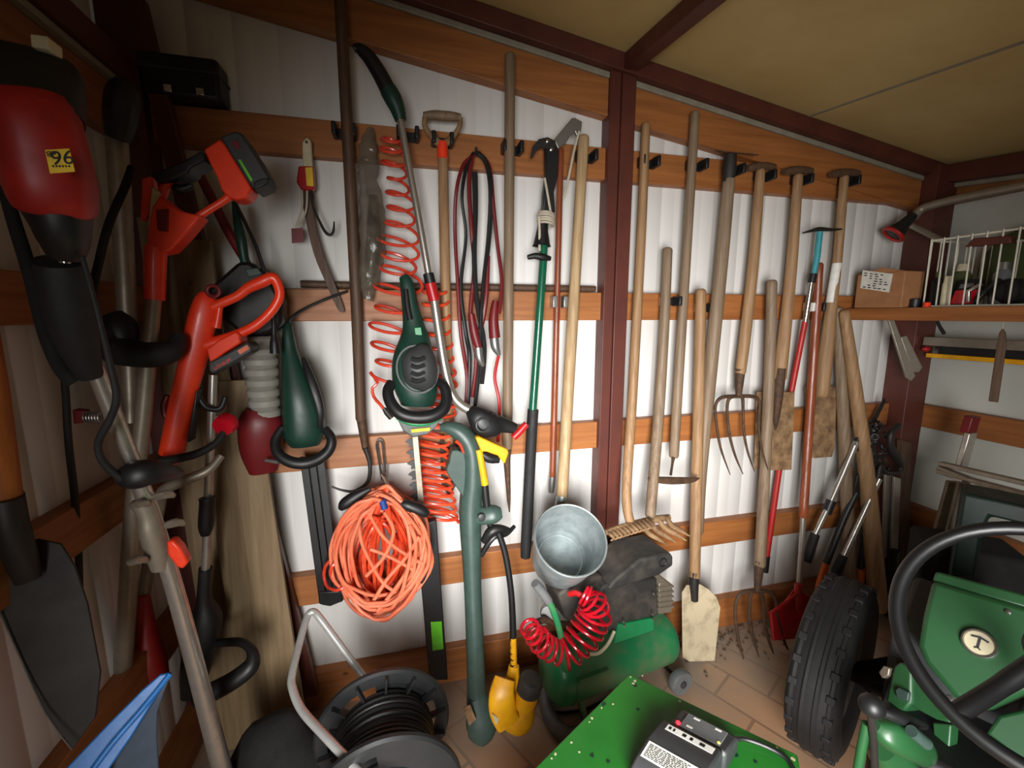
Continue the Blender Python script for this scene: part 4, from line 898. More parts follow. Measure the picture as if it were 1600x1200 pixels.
# orange trimmer with battery on top
t = thing('string_trimmer', 'orange cordless trimmer with battery at upper right and long pale tube', 'trimmer', Q(186, 1090, 1.28))
Y1 = 1.20
bd = MB()
bd.slab([(231, 356), (238, 322), (250, 305), (264, 318), (284, 330), (314, 337), (292, 364), (265, 392), (244, 396), (228, 384)], Y1, .05)
bd.pt([(252, 318, 7), (256, 298, 9), (262, 286, 8), (272, 282, 7), (290, 274, 7), (318, 252, 8), (334, 240, 11)], Y1+.025, 4, 14)
bd.pt([(306, 341, 7), (330, 326, 6.5), (352, 312, 7), (366, 300, 10)], Y1+.025, 4, 14)
bd.slab([(318, 233), (343, 217), (352, 226), (374, 262), (393, 294), (386, 308), (370, 312), (357, 309), (346, 297), (338, 275), (328, 256)], Y1-.004, .058)
obj('body', bd, M['orange'], t, .004)
obj('sleeve', MB().loft([(244, 386, Y1+.025, 19, .03), (243, 400, Y1+.025, 19, .03), (242, 468, Y1+.025, 17, .028)], 20, 3.2, 3), M['orange'], t)
obj('side_shell', MB().slab([(220, 278), (236, 274), (239, 300), (232, 338), (218, 345)], Y1+.02, .03), M['orange'], t, .005)
obj('white_stripe', MB().slab([(237, 291), (249, 300), (248, 318), (236, 357), (231, 357), (233, 325)], Y1+.008, .03), M['cream'], t, .003)
obj('grip_pad', MB().slab([(238, 275), (254, 264), (284, 252), (312, 236), (319, 238), (321, 250), (298, 262), (294, 270), (268, 280), (243, 284)], Y1-.006, .062), M['black'], t, .005)
obj('vent_panel', MB().slab([(243, 328), (263, 326), (262, 362), (246, 360)], Y1-.003, .01), M['dred'], t, .002)
obj('trigger', MB().pt([(272, 292, 6), (284, 296, 8), (300, 290, 6)], Y1+.025, 3, 10), M['black'], t)
bt = obj('battery', MB().slab([(343, 213), (367, 204), (378, 208), (400, 242), (421, 277), (418, 288), (397, 297), (384, 280), (362, 245)], Y1-.01, .07), M['grey_p'], t, .005)
obj('battery_stripe', MB().slab([(372, 250), (376, 249), (395, 281), (392, 284)], Y1-.012, .004), M['g_label'], bt)
obj('battery_catch', MB().slab([(362, 222), (370, 218), (376, 230), (368, 234)], Y1-.012, .004), M['dred'], bt, .001)
obj('battery_end', MB().slab([(396, 297), (417, 288), (421, 278), (409, 278), (396, 284)], Y1-.012, .074), M['black'], bt, .003)
obj('tube', MB().pt([(241, 464, Y1+.025, 13), (232, 560, Y1+.03, 14), (224, 650, Y1+.04, 14.5), (208, 800, Y1+.05, 15), (198, 960, Y1+.06, 15.5), (189, 1080, Y1+.07, 16)], None, 3, 16), M['alu_d'], t)
obj('end_ring', MB().pt([(189, 1072, 20), (187, 1080, 23), (186, 1092, 23), (185, 1098, 18)], Y1+.07, 2, 18), M['alu_d'], t)
obj('end_plug', MB().pt([(185, 1094, 16), (180, 1150, 14), (176, 1230, 12)], Y1+.07, 2, 12), M['black'], t)

# second, lower orange tool with loop handle
Y2 = 1.32
t = thing('string_trimmer', 'orange cordless trimmer with big loop handle, lower right of the other orange one', 'trimmer', Q(318, 1030, 1.40))
obj('body', MB().loft([(325, 458, Y2, 12, .02), (322, 470, Y2, 19, .028), (316, 500, Y2, 24, .034), (306, 545, Y2, 23, .034), (295, 590, Y2, 22, .032), (283, 637, Y2, 21, .032), (270, 700, Y2, 21, .032), (268, 708, Y2, 20, .03)], 22, 2.8), M['orange'], t)
obj('loop_handle', MB().pt([(332, 480, 8), (350, 472, 8), (372, 462, 8), (388, 450, 9), (410, 440, 10), (424, 434, 9), (432, 440, 8), (437, 462, 8), (424, 486, 8), (400, 508, 8), (372, 522, 8), (345, 532, 9), (318, 540, 10)], Y2-.01, 4, 14), M['orange'], t)
obj('handle_post', MB().pt([(344, 472, 6), (342, 490, 6), (338, 512, 8)], Y2-.01, 3, 12), M['orange'], t)
obj('battery_mount', MB().slab([(322, 546), (340, 532), (368, 518), (374, 522), (376, 536), (350, 552), (328, 568)], Y2-.035, .06), M['orange'], t, .004)
bt = obj('battery', MB().slab([(325, 566), (350, 554), (386, 534), (394, 542), (394, 550), (360, 570), (332, 585), (326, 580)], Y2-.038, .066), M['grey_p'], t, .005)
pb = Plane(Q(360, 558, Y2-.039), (0, -1, 0))
text('lettering', 'LITHIUM', M['orange'], bt, pb(348, 569), pb(366, 559)-pb(330, 580), pb(352, 545)-pb(360, 560), .0125)
obj('volt_tag', MB().slab([(371, 548), (386, 539), (390, 545), (375, 554)], pb, .001), M['salmon'], bt)
obj('air_vents', MB().slab([(305, 612), (309, 610), (298, 690), (292, 692)], Y2-.03, .03), M['black'], t, .002)
obj('pivot_ring', MB().torus(Q(333, 455, Y2-.03), (0, -1, 0), .014, .005, 20, 8), M['dred'], t)
obj('guide_hook', MB().pt([(262, 618, 5), (256, 632, 6), (258, 650, 5), (266, 655, 4)], Y2, 3, 10), M['dred'], t)
obj('lower_tube', MB().pt([(333, 585, Y2+.02, 7.5), (330, 680, Y2+.03, 7.5), (325, 790, Y2+.05, 7.5), (321, 900, Y2+.06, 7.5)], None, 3, 14), M['alu'], t)
obj('joint', MB().loft([(324, 778, Y2+.045, 15, .026), (324, 784, Y2+.045, 13, .024), (322, 820, Y2+.05, 13, .024), (321, 835, Y2+.05, 8, .016)], 18), M['black'], t)
obj('bottom_cuff', MB().loft([(321, 888, Y2+.06, 11, .02), (319, 935, Y2+.065, 13, .024), (322, 965, Y2+.07, 26, .04), (316, 1000, Y2+.07, 26, .05), (306, 1045, Y2+.07, 24, .05), (300, 1085, Y2+.06, 18, .03)], 20), M['black'], t)
obj('edge_guard', MB().pt([(326, 1008, Y2+.06, 6), (350, 1004, Y2+.04, 7), (378, 1004, Y2+.0, 8), (394, 1018, Y2-.03, 10), (392, 1040, Y2-.05, 13), (366, 1062, Y2-.06, 14), (334, 1080, Y2-.06, 15), (310, 1092, Y2-.05, 14)], None, 5, 12), M['black'], t)
obj('clip_loop', MB().pt([(314, 590, 5), (310, 615, 5), (322, 636, 5), (344, 638, 5), (352, 620, 5)], Y2+.0, 4, 10), M['black'], t)
obj('power_cord', MB().pt([(352, 672, Y2-.0, 6), (338, 692, Y2-.02, 6), (310, 708, Y2-.04, 6.5), (280, 716, Y2-.06, 7), (245, 722, Y2-.08, 7)], None, 5, 10), M['rubber'], t)
obj('cord_sleeve', MB().lathe(Q(352, 663, Y2+.0), Vector((-.3, -1, -.3)), [(-.02, .012), (-.015, .028), (.005, .03), (.015, .026), (.015, .012)], 20), M['cherry'], t)

# bent aluminium bar with red guard, lowest behind
t = thing('edging_tool', 'bent pale aluminium tube running down to a dark red guard, left corner', 'tool', Q(222, 1060, 1.40))
obj('tube', MB().pt([(346, 712, 1.30, 6), (325, 735, 1.28, 7), (290, 750, 1.27, 8), (256, 766, 1.28, 9), (248, 790, 1.32, 11), (236, 860, 1.36, 11), (222, 945, 1.38, 11)], None, 5, 14), M['alu_d'], t)
obj('guard', MB().loft([(224, 925, 1.38, 10, .03), (228, 980, 1.38, 18, .05), (234, 1030, 1.37, 28, .06), (236, 1062, 1.36, 30, .05)], 18), M['motor_red'], t)

# leaf blower with ribbed hose behind the orange trimmer
t = thing('leaf_vacuum', 'black and green leaf vacuum with grey ribbed hose beside the dark green trimmer', 'blower', Q(410, 735, 1.50))
obj('handle', MB().pt([(366, 316, 1.48, 4), (371, 345, 1.47, 7), (377, 375, 1.46, 9), (382, 405, 1.46, 8), (388, 425, 1.46, 8)], None, 4, 12), M['g_dark'], t)
obj('cord', MB().pt([(366, 314, 1.47, 3), (384, 350, 1.46, 3), (400, 385, 1.45, 3), (413, 425, 1.45, 3.5)], None, 4, 8), M['black'], t)
obj('strut', MB().pt([(306, 262, 1.49, 7), (330, 308, 1.49, 8), (356, 360, 1.48, 8), (386, 412, 1.47, 7)], None, 4, 10), M['dred'], t)
obj('housing', MB().slab([(322, 452), (345, 432), (372, 408), (390, 408), (412, 424), (428, 446), (440, 470), (440, 508), (424, 520), (396, 530), (372, 520), (350, 500), (332, 476)], 1.44, .08), M['black'], t, .012)
obj('clip_plate', MB().slab([(382, 420), (402, 418), (410, 428), (388, 434)], 1.435, .02), M['g_mid'], t, .003)
b = MB(); S = []
for i in range(33):
    f = i/32; S.append((Q(405+f*10, 525+f*128, 1.48), (26-4*f)*(1.0 if i % 4 else .84)))
b.tube([p for p, w in S], [w*m_per_px(p) for p, w in S], 22); obj('ribbed_hose', b, M['ribbed'], t)
obj('nozzle', MB().loft([(410, 640, 1.48, 26, .04), (408, 660, 1.48, 36, .055), (408, 700, 1.49, 34, .05), (412, 735, 1.50, 24, .03)], 18), M['dred'], t)
pg = obj('plug', MB().pt([(427, 486, 4), (428, 520, 4), (429, 535, 8), (430, 552, 9)], 1.43, 3, 10), M['black'], t)

# black case on the top rail
t = thing('case', 'black plastic case with two shiny catches sitting on the left top rail', 'case', Q(295, 165, 1.60))
Cn = Q(240, 165, 1.60); z0 = 2.117
xa, xb = Q(225, 150, 1.57).x, Q(348, 150, 1.57).x
obj('body', MB().box((xa, 1.55, z0), (xb, 1.638, z0+.115)), M['black'], t, .012)
obj('lid_seam', MB().box((xa-.002, 1.548, z0+.07), (xb+.002, 1.64, z0+.076)), M['grey_p'], t)
for f in (.35, .75): obj('catch', MB().box((xa+(xb-xa)*f-.01, 1.543, z0+.008), (xa+(xb-xa)*f+.01, 1.552, z0+.028)), M['chrome'], t, .002)

# blue snow shovel and black bag, bottom left
t = thing('snow_shovel', 'blue plastic shovel blade with grey shaded side standing at bottom left', 'shovel', Q(150, 1260, 1.0))
pa = Plane(Q(190, 1120, .98), (.25, -1, .55))
obj('blade', MB().slab([(269, 1050), (250, 1054), (222, 1078), (168, 1132), (96, 1208), (62, 1262), (150, 1262), (166, 1208), (206, 1150), (242, 1092)], pa, .008), M['blue'], t, .003)
obj('ridge', MB().tube(smooth([pa(266, 1053, .004), pa(222, 1108, .012), pa(172, 1166, .012), pa(118, 1240, .006)], 4), .006, 10), M['blue'], t)
pb2 = Plane(Q(225, 1130, 1.0), (.5, -1, .1))
obj('side_wall', MB().slab([(269, 1051), (258, 1080), (247, 1112), (246, 1150), (252, 1262), (150, 1262), (166, 1208), (206, 1150), (240, 1096)], pb2, .008), M['blue_shade'], t, .003)  # shaded side of the blue shovel, its shade painted as greyer plastic
g0 = Q(160, 1262, 1.0); obj('shaft', MB().tube([g0, Vector((g0.x-.02, 1.05, 0.0))], .016, 12), M['h_tan'], t)
Bp = D(325, 1190, 1.0)
b = MB(); b.ball((-.40, 1.21, .17), .13, .11, .2, 24)
for v_ in b.bm.verts:
    q = noise.noise(v_.co*9)*.03 + noise.noise(v_.co*22)*.012; v_.co += Vector((q, q*.6, q*.5)); v_.co.z = max(v_.co.z, 0)
o = obj('work_bag', b, M['bagblk']); tag(o, 'slumped black fabric bag on the floor behind the chrome reel frame', 'bag')

# ---------------------------------------------------------------- right corner: loppers, boards, bars
t = thing('lopping_shears', 'long lopping shears with silver handles and black grips in the right corner', 'loppers', Q(1285, 915, 1.50), 'loppers in the right corner')
b1 = obj('handle', MB().pt([(1338, 690, 1.50, 6), (1318, 738, 1.50, 5.5), (1295, 790, 1.49, 5.5), (1272, 838, 1.48, 5)], None, 0, 12), M['alu'], t)
obj('ring', MB().pt([(1299, 782, 1.49, 8.5), (1291, 802, 1.49, 8.5)], None, 0, 14), M['black'], b1)
obj('grip', MB().pt([(1274, 834, 1.48, 8), (1266, 858, 1.475, 8.5), (1261, 878, 1.47, 7)], None, 2, 14), M['rubber'], b1)
b1 = obj('handle', MB().pt([(1374, 748, 1.46, 5.5), (1350, 800, 1.46, 5.5), (1316, 873, 1.45, 5.5)], None, 0, 12), M['alu'], t)
obj('grip', MB().pt([(1318, 868, 1.45, 8), (1308, 892, 1.445, 10), (1298, 916, 1.44, 9), (1294, 922, 1.44, 6)], None, 2, 14), M['rubber'], b1)
obj('jaw', MB().slab([(1336, 696), (1346, 672), (1356, 660), (1362, 664), (1366, 690), (1380, 742), (1372, 752), (1352, 720)], 1.49, .012), M['dsteel'], t, .002)
t = thing('lopping_shears', 'lopping shears with black handles and bright orange ends behind the tyre', 'loppers', Q(1300, 918, 1.50), 'loppers in the right corner')
for P in ([(1338, 770, 6), (1318, 812, 6), (1290, 884, 6)], [(1358, 770, 6), (1352, 830, 6.5), (1345, 888, 7)]):
    h = obj('handle', MB().pt(P, 1.50, 3, 12), M['black'], t)
    x, y, r = P[-1]; dx, dy = (-12, 38) if x < 1320 else (-3, 34)
    obj('grip', MB().pt([(x+1, y-4, r), (x+dx*.5, y+dy*.5, r+1), (x+dx, y+dy, r)], 1.50, 2, 14), M['lopper_o'], h)
obj('jaw', MB().slab([(1334, 772), (1340, 744), (1352, 728), (1358, 740), (1362, 772)], 1.495, .012), M['dsteel'], t, .002)
t = thing('chain', 'heap of dark greased chain hanging on the corner post', 'chain', Q(1372, 735, 1.48))
R = random.Random(5)
for k in range(22):
    x = 1372+R.uniform(-14, 12) - (0 if k < 14 else -4); y = 660+k*3.5+R.uniform(-3, 3)
    c = Q(x, y, 1.50+R.uniform(-.03, .02)); n_ = Vector((R.uniform(-1, 1), R.uniform(-1, -.2), R.uniform(-1, 1)))
    obj('link', MB().torus(c, n_, .013, .0052, 16, 8), M['dsteel'], t)
o = obj('pipe_wrench', MB().pt([(1404, 664, 1.47, 5), (1392, 678, 1.46, 6), (1392, 698, 1.46, 7), (1402, 716, 1.46, 7), (1408, 728, 1.46, 6), (1402, 738, 1.46, 4), (1384, 738, 1.46, 4), (1376, 728, 1.46, 4), (1372, 745, 1.46, 5)], None, 4, 10), M['dsteel'])
o.name = 'hook'; tag(o, 'curved dark steel hook hanging beside the greased chain', 'hook')
o = obj('strap', MB().slab([(1383, 622), (1384, 628), (1362, 672), (1352, 700), (1346, 704), (1344, 690), (1358, 668)], 1.545, .006), M['bagblk']); tag(o, 'black webbing strap running diagonally behind the slanting pole', 'strap')
for P, m_, lb in (([(1384, 738), (1396, 740), (1394, 872), (1380, 872)], 'alu_d', 'flat grey metal bar standing in the right corner below the chain'), ([(1398, 745), (1408, 748), (1402, 915), (1391, 915)], 'alu', 'flat pale metal bar standing in the corner beside the dark board')):
    o = obj('metal_bar', MB().slab(P, 1.50 if m_ == 'alu' else 1.52, .012), M[m_], None, .002); tag(o, lb, 'bar', 'bars in the right corner')
o = obj('board', MB().slab([(1410, 688), (1424, 692), (1420, 955), (1404, 950)], 1.50, .025), M['h_dark'], None, .002); tag(o, 'narrow dark brown board standing upright in the right corner', 'board')
o = obj('black_tube', MB().pt([(1398, 860, 9), (1390, 962, 9)], 1.46, 0, 12), M['black']); tag(o, 'short black tube standing at the foot of the corner bars', 'tube')

# ---------------------------------------------------------------- shelf on the right wall and what is on and under it
SZ = 1.53; SX = 2.0
t = thing('wall_shelf', 'orange wooden shelf along the right wall at eye height', 'shelf', (2.2, 1.0, SZ-.045))
obj('board', MB().box((SX, .35, SZ-.022), (2.458, 1.598, SZ)), M['rail_y'], t, .002)
obj('front_edge', MB().box((SX-.02, .35, SZ-.052), (SX-.0005, 1.598, SZ)), M['rail_y'], t, .002)
t = thing('cardboard_box', 'brown cardboard box with white address label on shelf end', 'box', (2.14, 1.42, SZ))
n0, l0, r0 = QX(1410, 466, 2.06), None, None
a_ = Q(1336, 464, 1.56); b_ = Q(1409, 466, 1.36)
a_.z = b_.z = SZ+.001; e_ = (b_-a_); e_.z = 0; ln = e_.length; e_.normalize(); w_ = Vector((-e_.y, e_.x, 0)); w_ = w_ if w_.x > 0 else -w_; hb = .145
obj('carton', MB().poly([a_, b_, b_+w_*.10, a_+w_*.10], (0, 0, hb)), M['card'], t, .003)
pc = Plane(a_-w_*.001, w_)
obj('flap', MB().poly([a_+Vector((0, 0, hb)), b_+Vector((0, 0, hb)), (a_*.45+b_*.55)+Vector((0, 0, hb+.022))-w_*.004], w_*.004), M['card'], t)
lb = obj('address_label', MB().slab([(1348, 422), (1395, 428), (1389, 457), (1344, 450)], pc, .001, .001), M['label'], t)
b = MB(); R = random.Random(3)
for i in range(7):
    y = 426+i*3.6
    for j in range(5):
        x = 1351+j*8+R.uniform(-1, 1)-i*.6; 
        if R.random() < .75: b.slab([(x, y+j*.9), (x+R.uniform(3, 6), y+.3+j*.9), (x+R.uniform(3, 6), y+1.8+j*.9), (x, y+1.5+j*.9)], pc, .0005, .0017)
obj('print_lines', b, M['ink'], lb)

# white wire basket
t = thing('wire_basket', 'white wire basket standing on the shelf, full of small bottles and parts', 'basket', (2.15, 1.1, SZ))
bx0, bx1, by0, by1, bh = 2.025, 2.36, .72, 1.315, .262
WR = M['wire']; b = MB()
for z in (SZ+.004, SZ+bh*.98):
    b.tube([(bx0, by0, z), (bx1, by0, z), (bx1, by1, z), (bx0, by1, z)], .004, 8, True)
obj('rim', b, WR, t)
k = 0
for i in range(15):
    f = i/14; y = by0+(by1-by0)*f
    obj('wire', MB().tube([(bx0-.006, y, SZ+bh), (bx0, y, SZ+.004)], .0027, 6), WR, t)
    if i % 2 == 0: obj('wire', MB().tube([(bx0, y, SZ+.004), (bx1, y, SZ+.004)], .0022, 6), WR, t)
for i in range(8):
    x = bx0+(bx1-bx0)*i/7
    obj('wire', MB().tube([(x, by1, SZ+bh), (x, by1, SZ+.004)], .0024, 6), WR, t)
    obj('wire', MB().tube([(bx1, by0+(by1-by0)*i/7, SZ+bh), (bx1, by0+(by1-by0)*i/7, SZ+.004)], .0024, 6), WR, t)
def onshelf(px, Yd): p = QX(px, 470, Yd); return p
zs = SZ+.0085
def bottle(name, label, px, X, r, h, m, capm, cat='bottle', neck=.4):
    p = QX(px, 470, X); p.z = zs; t = thing(name, label, cat, p)
    obj('body', MB().lathe(p, (0, 0, 1), [(0, 0), (0, r*.95), (.004, r), (h*.72, r), (h*.82, r*neck), (h*.84, r*neck)], 20), m, t)
    obj('cap', MB().lathe(p+Vector((0, 0, h*.83)), (0, 0, 1), [(0, r*neck*1.1), (h*.17, r*neck*.9), (h*.17, 0)], 16), capm, t)
bottle('glue_bottle', 'slim cream bottle behind the front wires of the white basket', 1476, 2.06, .014, .11, M['cream'], M['cream'], neck=.8)
bottle('spray_bottle', 'dark bottle at the left corner of the white basket', 1461, 2.07, .02, .13, M['bagblk'], M['olive'])
bottle('oil_bottle', 'olive bottle in the middle of the white wire basket', 1497, 2.16, .03, .16, M['olive'], M['cream'], neck=.6)
bottle('spray_can', 'grey metal can at the right of the basket', 1560, 2.12, .026, .15, M['mgrey'], M['steel'], 'can', .7)
p = QX(1503, 470, 2.07); t = thing('packet', 'red and black cardboard packet leaning in the white wire basket', 'packet', (p.x, p.y, zs))
obj('body', MB().poly([(p.x, p.y-.035, zs), (p.x, p.y+.04, zs), (p.x+.02, p.y+.03, zs+.095), (p.x+.02, p.y-.04, zs+.095)], (.018, 0, 0)), M['black'], t, .002)
obj('red_panel', MB().poly([(p.x-.001, p.y-.032, zs+.004), (p.x-.001, p.y+.036, zs+.004), (p.x+.0085, p.y+.03, zs+.055), (p.x+.0085, p.y-.036, zs+.055)], (.002, 0, 0)), M['cherry'], t)
obj('logo_swoosh', MB().poly([(p.x+.010, p.y-.025, zs+.066), (p.x+.010, p.y+.022, zs+.062), (p.x+.014, p.y+.02, zs+.078), (p.x+.014, p.y-.02, zs+.080)], (.002, 0, 0)), M['mgrey'], t)
p = QX(1541, 468, 2.07); t = thing('clamp', 'black and silver clamp lying in the right half of the basket', 'clamp', (p.x, p.y, zs))
obj('arm', MB().tube([(p.x, p.y+.03, zs+.012), (p.x+.01, p.y+.01, zs+.05), (p.x, p.y-.03, zs+.085)], .009, 10), M['black'], t)
obj('jaw', MB().tube([(p.x-.01, p.y+.045, zs+.01), (p.x-.01, p.y+.05, zs+.05), (p.x, p.y+.02, zs+.075)], .007, 10), M['chrome'], t)
p = QX(1580, 468, 2.10); o = obj('pouch', MB().ball((p.x, p.y, zs+.045), .045, .05, .045, 16), M['bagblk']); tag(o, 'dark pouch at the right end of the wire basket', 'pouch')
p = QX(1430, 470, 2.03); o = obj('tin', MB().lathe((p.x, p.y, SZ+.001), (0, 0, 1), [(0, 0), (0, .022), (.032, .022), (.034, .02), (.034, 0)], 20), M['black']); tag(o, 'small flat black tin between cardboard box and basket', 'tin')
p = QX(1449, 472, 2.0); o = obj('cap', MB().lathe((p.x, p.y, SZ+.001), (0, 0, 1), [(0, 0), (0, .013), (.018, .010), (.018, 0)], 14), M['orange']); o.name = 'bottle_cap'; tag(o, 'orange bottle cap on the shelf edge left of the basket', 'cap')
p = QX(1545, 385, 2.25)
t = thing('round_basin', 'dark olive dome-shaped basin tipped up behind the wire basket', 'basin', (p.x, p.y, SZ))
obj('shell', MB().lathe((2.40, p.y-.05, SZ+.165), (-1, 0, .1), [(.03, .001), (.03, .08), (.02, .13), (0, .158), (-.01, .16), (-.012, .155), (.0, .13), (.01, .08), (.012, .001)], 40), M['olive'], t)
c_ = QX(1543, 378, 2.02); o = obj('file_case', MB().poly([QX(1506, 386, 2.015), QX(1580, 380, 2.015), QX(1578, 368, 2.015), QX(1520, 372, 2.015)], (.03, 0, 0)), M['rust_paint'], None, .004); o.name = 'brush'; tag(o, 'rust-red flat brush lying across the rim of the wire basket', 'brush')
# pipe with black and red foot, hung high on the right wall
t = thing('vacuum_pipe', 'grey curved pipe with black funnel and red rim under the right wall top board', 'pipe', Q(1400, 362, 1.30))
obj('pipe', MB().tube(smooth([QX(1620, 286, 2.22), QX(1560, 298, 2.22), QX(1500, 310, 2.22), QX(1455, 321, 2.2), QX(1438, 328, 2.19), QX(1427, 340, 2.17)], 5), .017, 14), M['alu_d'], t)
f0, f1 = QX(1428, 336, 2.17), QX(1400, 362, 2.12)
obj('funnel', MB().lathe(f0, f1-f0, [(0, 0), (0, .018), (.05, .024), (.10, .042), (.105, .03)], 20), M['black'], t)
obj('rim', MB().torus(f0+(f1-f0).normalized()*.103, f1-f0, .041, .008, 24, 8), M['motor_red'], t)
o = obj('pipe', MB().tube(smooth([QX(1424, 352, 2.22), QX(1448, 364, 2.22), QX(1474, 378, 2.22)], 3), .012, 10), M['alu_d']); tag(o, 'short grey pipe stub slanting down behind the black funnel', 'pipe')
# under the shelf
t = thing('spirit_level', 'long grey level with yellow lower edge hung under the shelf', 'level', QX(1500, 560, 2.42))
p0, p1 = QX(1394, 536, 2.38), QX(1640, 548, 2.38); p0.z = p1.z = 1.385
p0.y = min(p0.y, 1.52)
obj('bar', MB().poly([(2.37, p0.y, 1.36), (2.37, .5, 1.36), (2.37, .5, 1.40), (2.37, p0.y, 1.40)], (.03, 0, 0)), M['alu_d'], t, .002)
obj('infill', MB().poly([(2.38, p0.y-.06, 1.325), (2.38, .5, 1.325), (2.38, .5, 1.36), (2.38, p0.y-.06, 1.36)], (.02, 0, 0)), M['black'], t)  # black strip stands in for the shadow between bar and yellow edge
obj('yellow_edge', MB().poly([(2.37, p0.y-.02, 1.305), (2.37, .5, 1.305), (2.37, .5, 1.325), (2.37, p0.y-.02, 1.325)], (.03, 0, 0)), M['yellow'], t, .002)
obj('red_end', MB().ball((2.35, p0.y-.03, 1.345), .016, .014, .012), M['red'], t)
for P, lb in (([(1386, 494), (1395, 492), (1431, 588), (1424, 596), (1416, 590)], 'longer grey wooden slat hanging slantwise on the corner post'), ([(1407, 527), (1417, 524), (1442, 574), (1436, 582), (1426, 582)], 'shorter grey wooden slat hanging beside the longer one on the corner post')):
    o = obj('wooden_slat', MB().slab(P, Plane((2.2, 1.45, 1.4), (-.5, -1, 0)), .012), M['alu_d'], None, .003); tag(o, lb, 'slat', 'grey slats on the corner post')
t = thing('rasp', 'grey-brown tapered rasp hanging on a loop under the shelf', 'rasp', QX(1555, 628, 2.04))
rp = Plane((2.04, 1, 1.4), (-1, -.25, 0))
obj('blade', MB().slab([(1561, 520), (1566, 512), (1571, 520), (1572, 540), (1559, 629), (1544, 627), (1556, 545)], rp, .008), M['h_dark'], t, .002)
obj('loop', MB().tube([rp(1566, 514), rp(1568, 502), rp(1566, 497)], .002, 6), M['rope'], t)
o = obj('webbing', MB().pt([(1464, 498, 1.30, 2.5), (1467, 508, 1.30, 3.2), (1475, 521, 1.30, 3.4)], None, 3, 8), M['bagblk']); o.name = 'strap'; tag(o, 'short end of black strap dangling under the shelf', 'strap')

# aluminium step ladder and dark machine behind the tractor
t = thing('step_ladder', 'dull aluminium step ladder lying folded against the right wall', 'ladder', QX(1500, 830, 2.3))
def bx(P, w=.03, h=.02): return MB().bar(P[0], P[1], w, h)
for a1, a2 in (((1470, 724), (1640, 764)), ((1466, 736), (1640, 782)), ((1468, 730), (1640, 798))):
    obj('rail', bx((QX(*a1, 2.10), QX(*a2, 2.06)), .028, .016), M['alu_d'], t, .003)
obj('step', bx((QX(1476, 738, 2.1), QX(1508, 752, 2.1)), .03, .018), M['alu'], t, .003)
obj('leg', bx((QX(1506, 752, 2.10), QX(1482, 850, 2.12)), .035, .02), M['alu_d'], t, .003)
obj('leg', bx((QX(1488, 752, 2.14), QX(1464, 840, 2.16)), .035, .02), M['alu_d'], t, .003)
obj('upright', bx((QX(1517, 676, 2.2), QX(1502, 730, 2.2)), .045, .02), M['alu'], t, .003)
obj('foot_cap', bx((QX(1520, 650, 2.21), QX(1512, 676, 2.21)), .05, .03), M['dred'], t, .004)
for a1 in ((1470, 850), (1640, 880)):
    q = QX(*a1, 2.12); obj('leg', MB().bar(q, (q.x, q.y, 0), .03, .02, (1, 0, 0)), M['alu_d'], t)
t = thing('machine_case', 'dark green machine case behind the steering wheel, below the ladder', 'machine', (1.95, 1.0, 0))
b = MB()
obj('case', MB().slab([(1504, 770), (1640, 800), (1640, 830), (1548, 808), (1536, 830), (1524, 905), (1482, 905)], Plane((1.75, 1.05, .7), (-1, -.6, 0)), .14), M['g_vdark'], t, .01)
obj('lower_body', MB().poly([(1.84, 1.08, 0), (2.08, .90, 0), (2.2, 1.05, 0), (1.98, 1.22, 0)], (0, 0, .66)), M['bagblk'], t, .015)
# ---------------------------------------------------------------- the small green tractor
f_ = Vector((.893, .45, 0)); l_ = Vector((-.45, .893, 0)); z_ = Vector((0, 0, 1))
SC = Vector((.99, .39, .98)); sn = Vector((-.694, -.324, .643)).normalized()
t = thing('tractor', 'small green tractor with round T badge, black steering wheel and ribbed tyre', 'tractor', (1.25, .6, 0))
sw = obj('steering_wheel', MB().torus(SC, sn, .19, .0125, 64, 14), M['wheel_b'], t)
hub = SC - sn*.05
obj('hub', MB().lathe(hub, sn, [(-.03, 0), (-.03, .03), (.012, .034), (.02, .026), (.022, 0)], 24), M['black'], sw)
e1 = (sn.cross(z_)).normalized(); e2 = e1.cross(sn)
q0 = (Plane(SC, sn)(1492, 1116)-SC).normalized(); q1 = sn.cross(q0)
for k in range(2):
    a = pi*k; d_ = q0*cos(a)+q1*sin(a)
    obj('spoke', MB().tube(smooth([hub+d_*.02, hub+d_*.10+sn*.012, SC+d_*.19], 4), [.015]*4+[.014]*4+[.012], 10), M['wheel_b'], sw)
EB = Vector((1.305, .632, .73)); pn = (-f_*.86+z_*.5+l_*.12).normalized(); PH = Plane(EB, pn)
obj('column', MB().tube([hub, hub - sn*.30], .022, 14), M['black'], t)
hd = obj('hood', MB().slab([(1456, 906), (1620, 954), (1640, 1060), (1640, 1080), (1600, 1085), (1542, 1112), (1490, 1088), (1446, 1036), (1434, 1008), (1442, 960)], PH, .28), M['g_tract'], t, .012)
obj('hood_lip', MB().slab([(1456, 908), (1462, 892), (1620, 934), (1620, 956)], PH, .30, -.012), M['g_tract'], t, .006)
obj('lower_panel', MB().slab([(1540, 1146), (1560, 1118), (1640, 1100), (1640, 1215), (1600, 1192)], PH, .05, -.02), M['g_tract'], t, .006)
ec = PH(1530, 1005, .004); er = (PH(1559, 1012, .004)-PH(1499, 998, .004)).length/2
eu = pn.cross(l_).normalized()
bd = obj('badge', MB().lathe(ec, pn, [(-.004, 0), (-.004, er*.96), (.004, er), (.009, er*.95), (.009, er*.84), (.005, er*.80), (.005, 0)], 40), M['chrome'], t)
fc = obj('badge_face', MB().lathe(ec+pn*.005, pn, [(0, er*.79), (.0012, er*.78), (.0012, 0)], 36), M['cream'], bd)
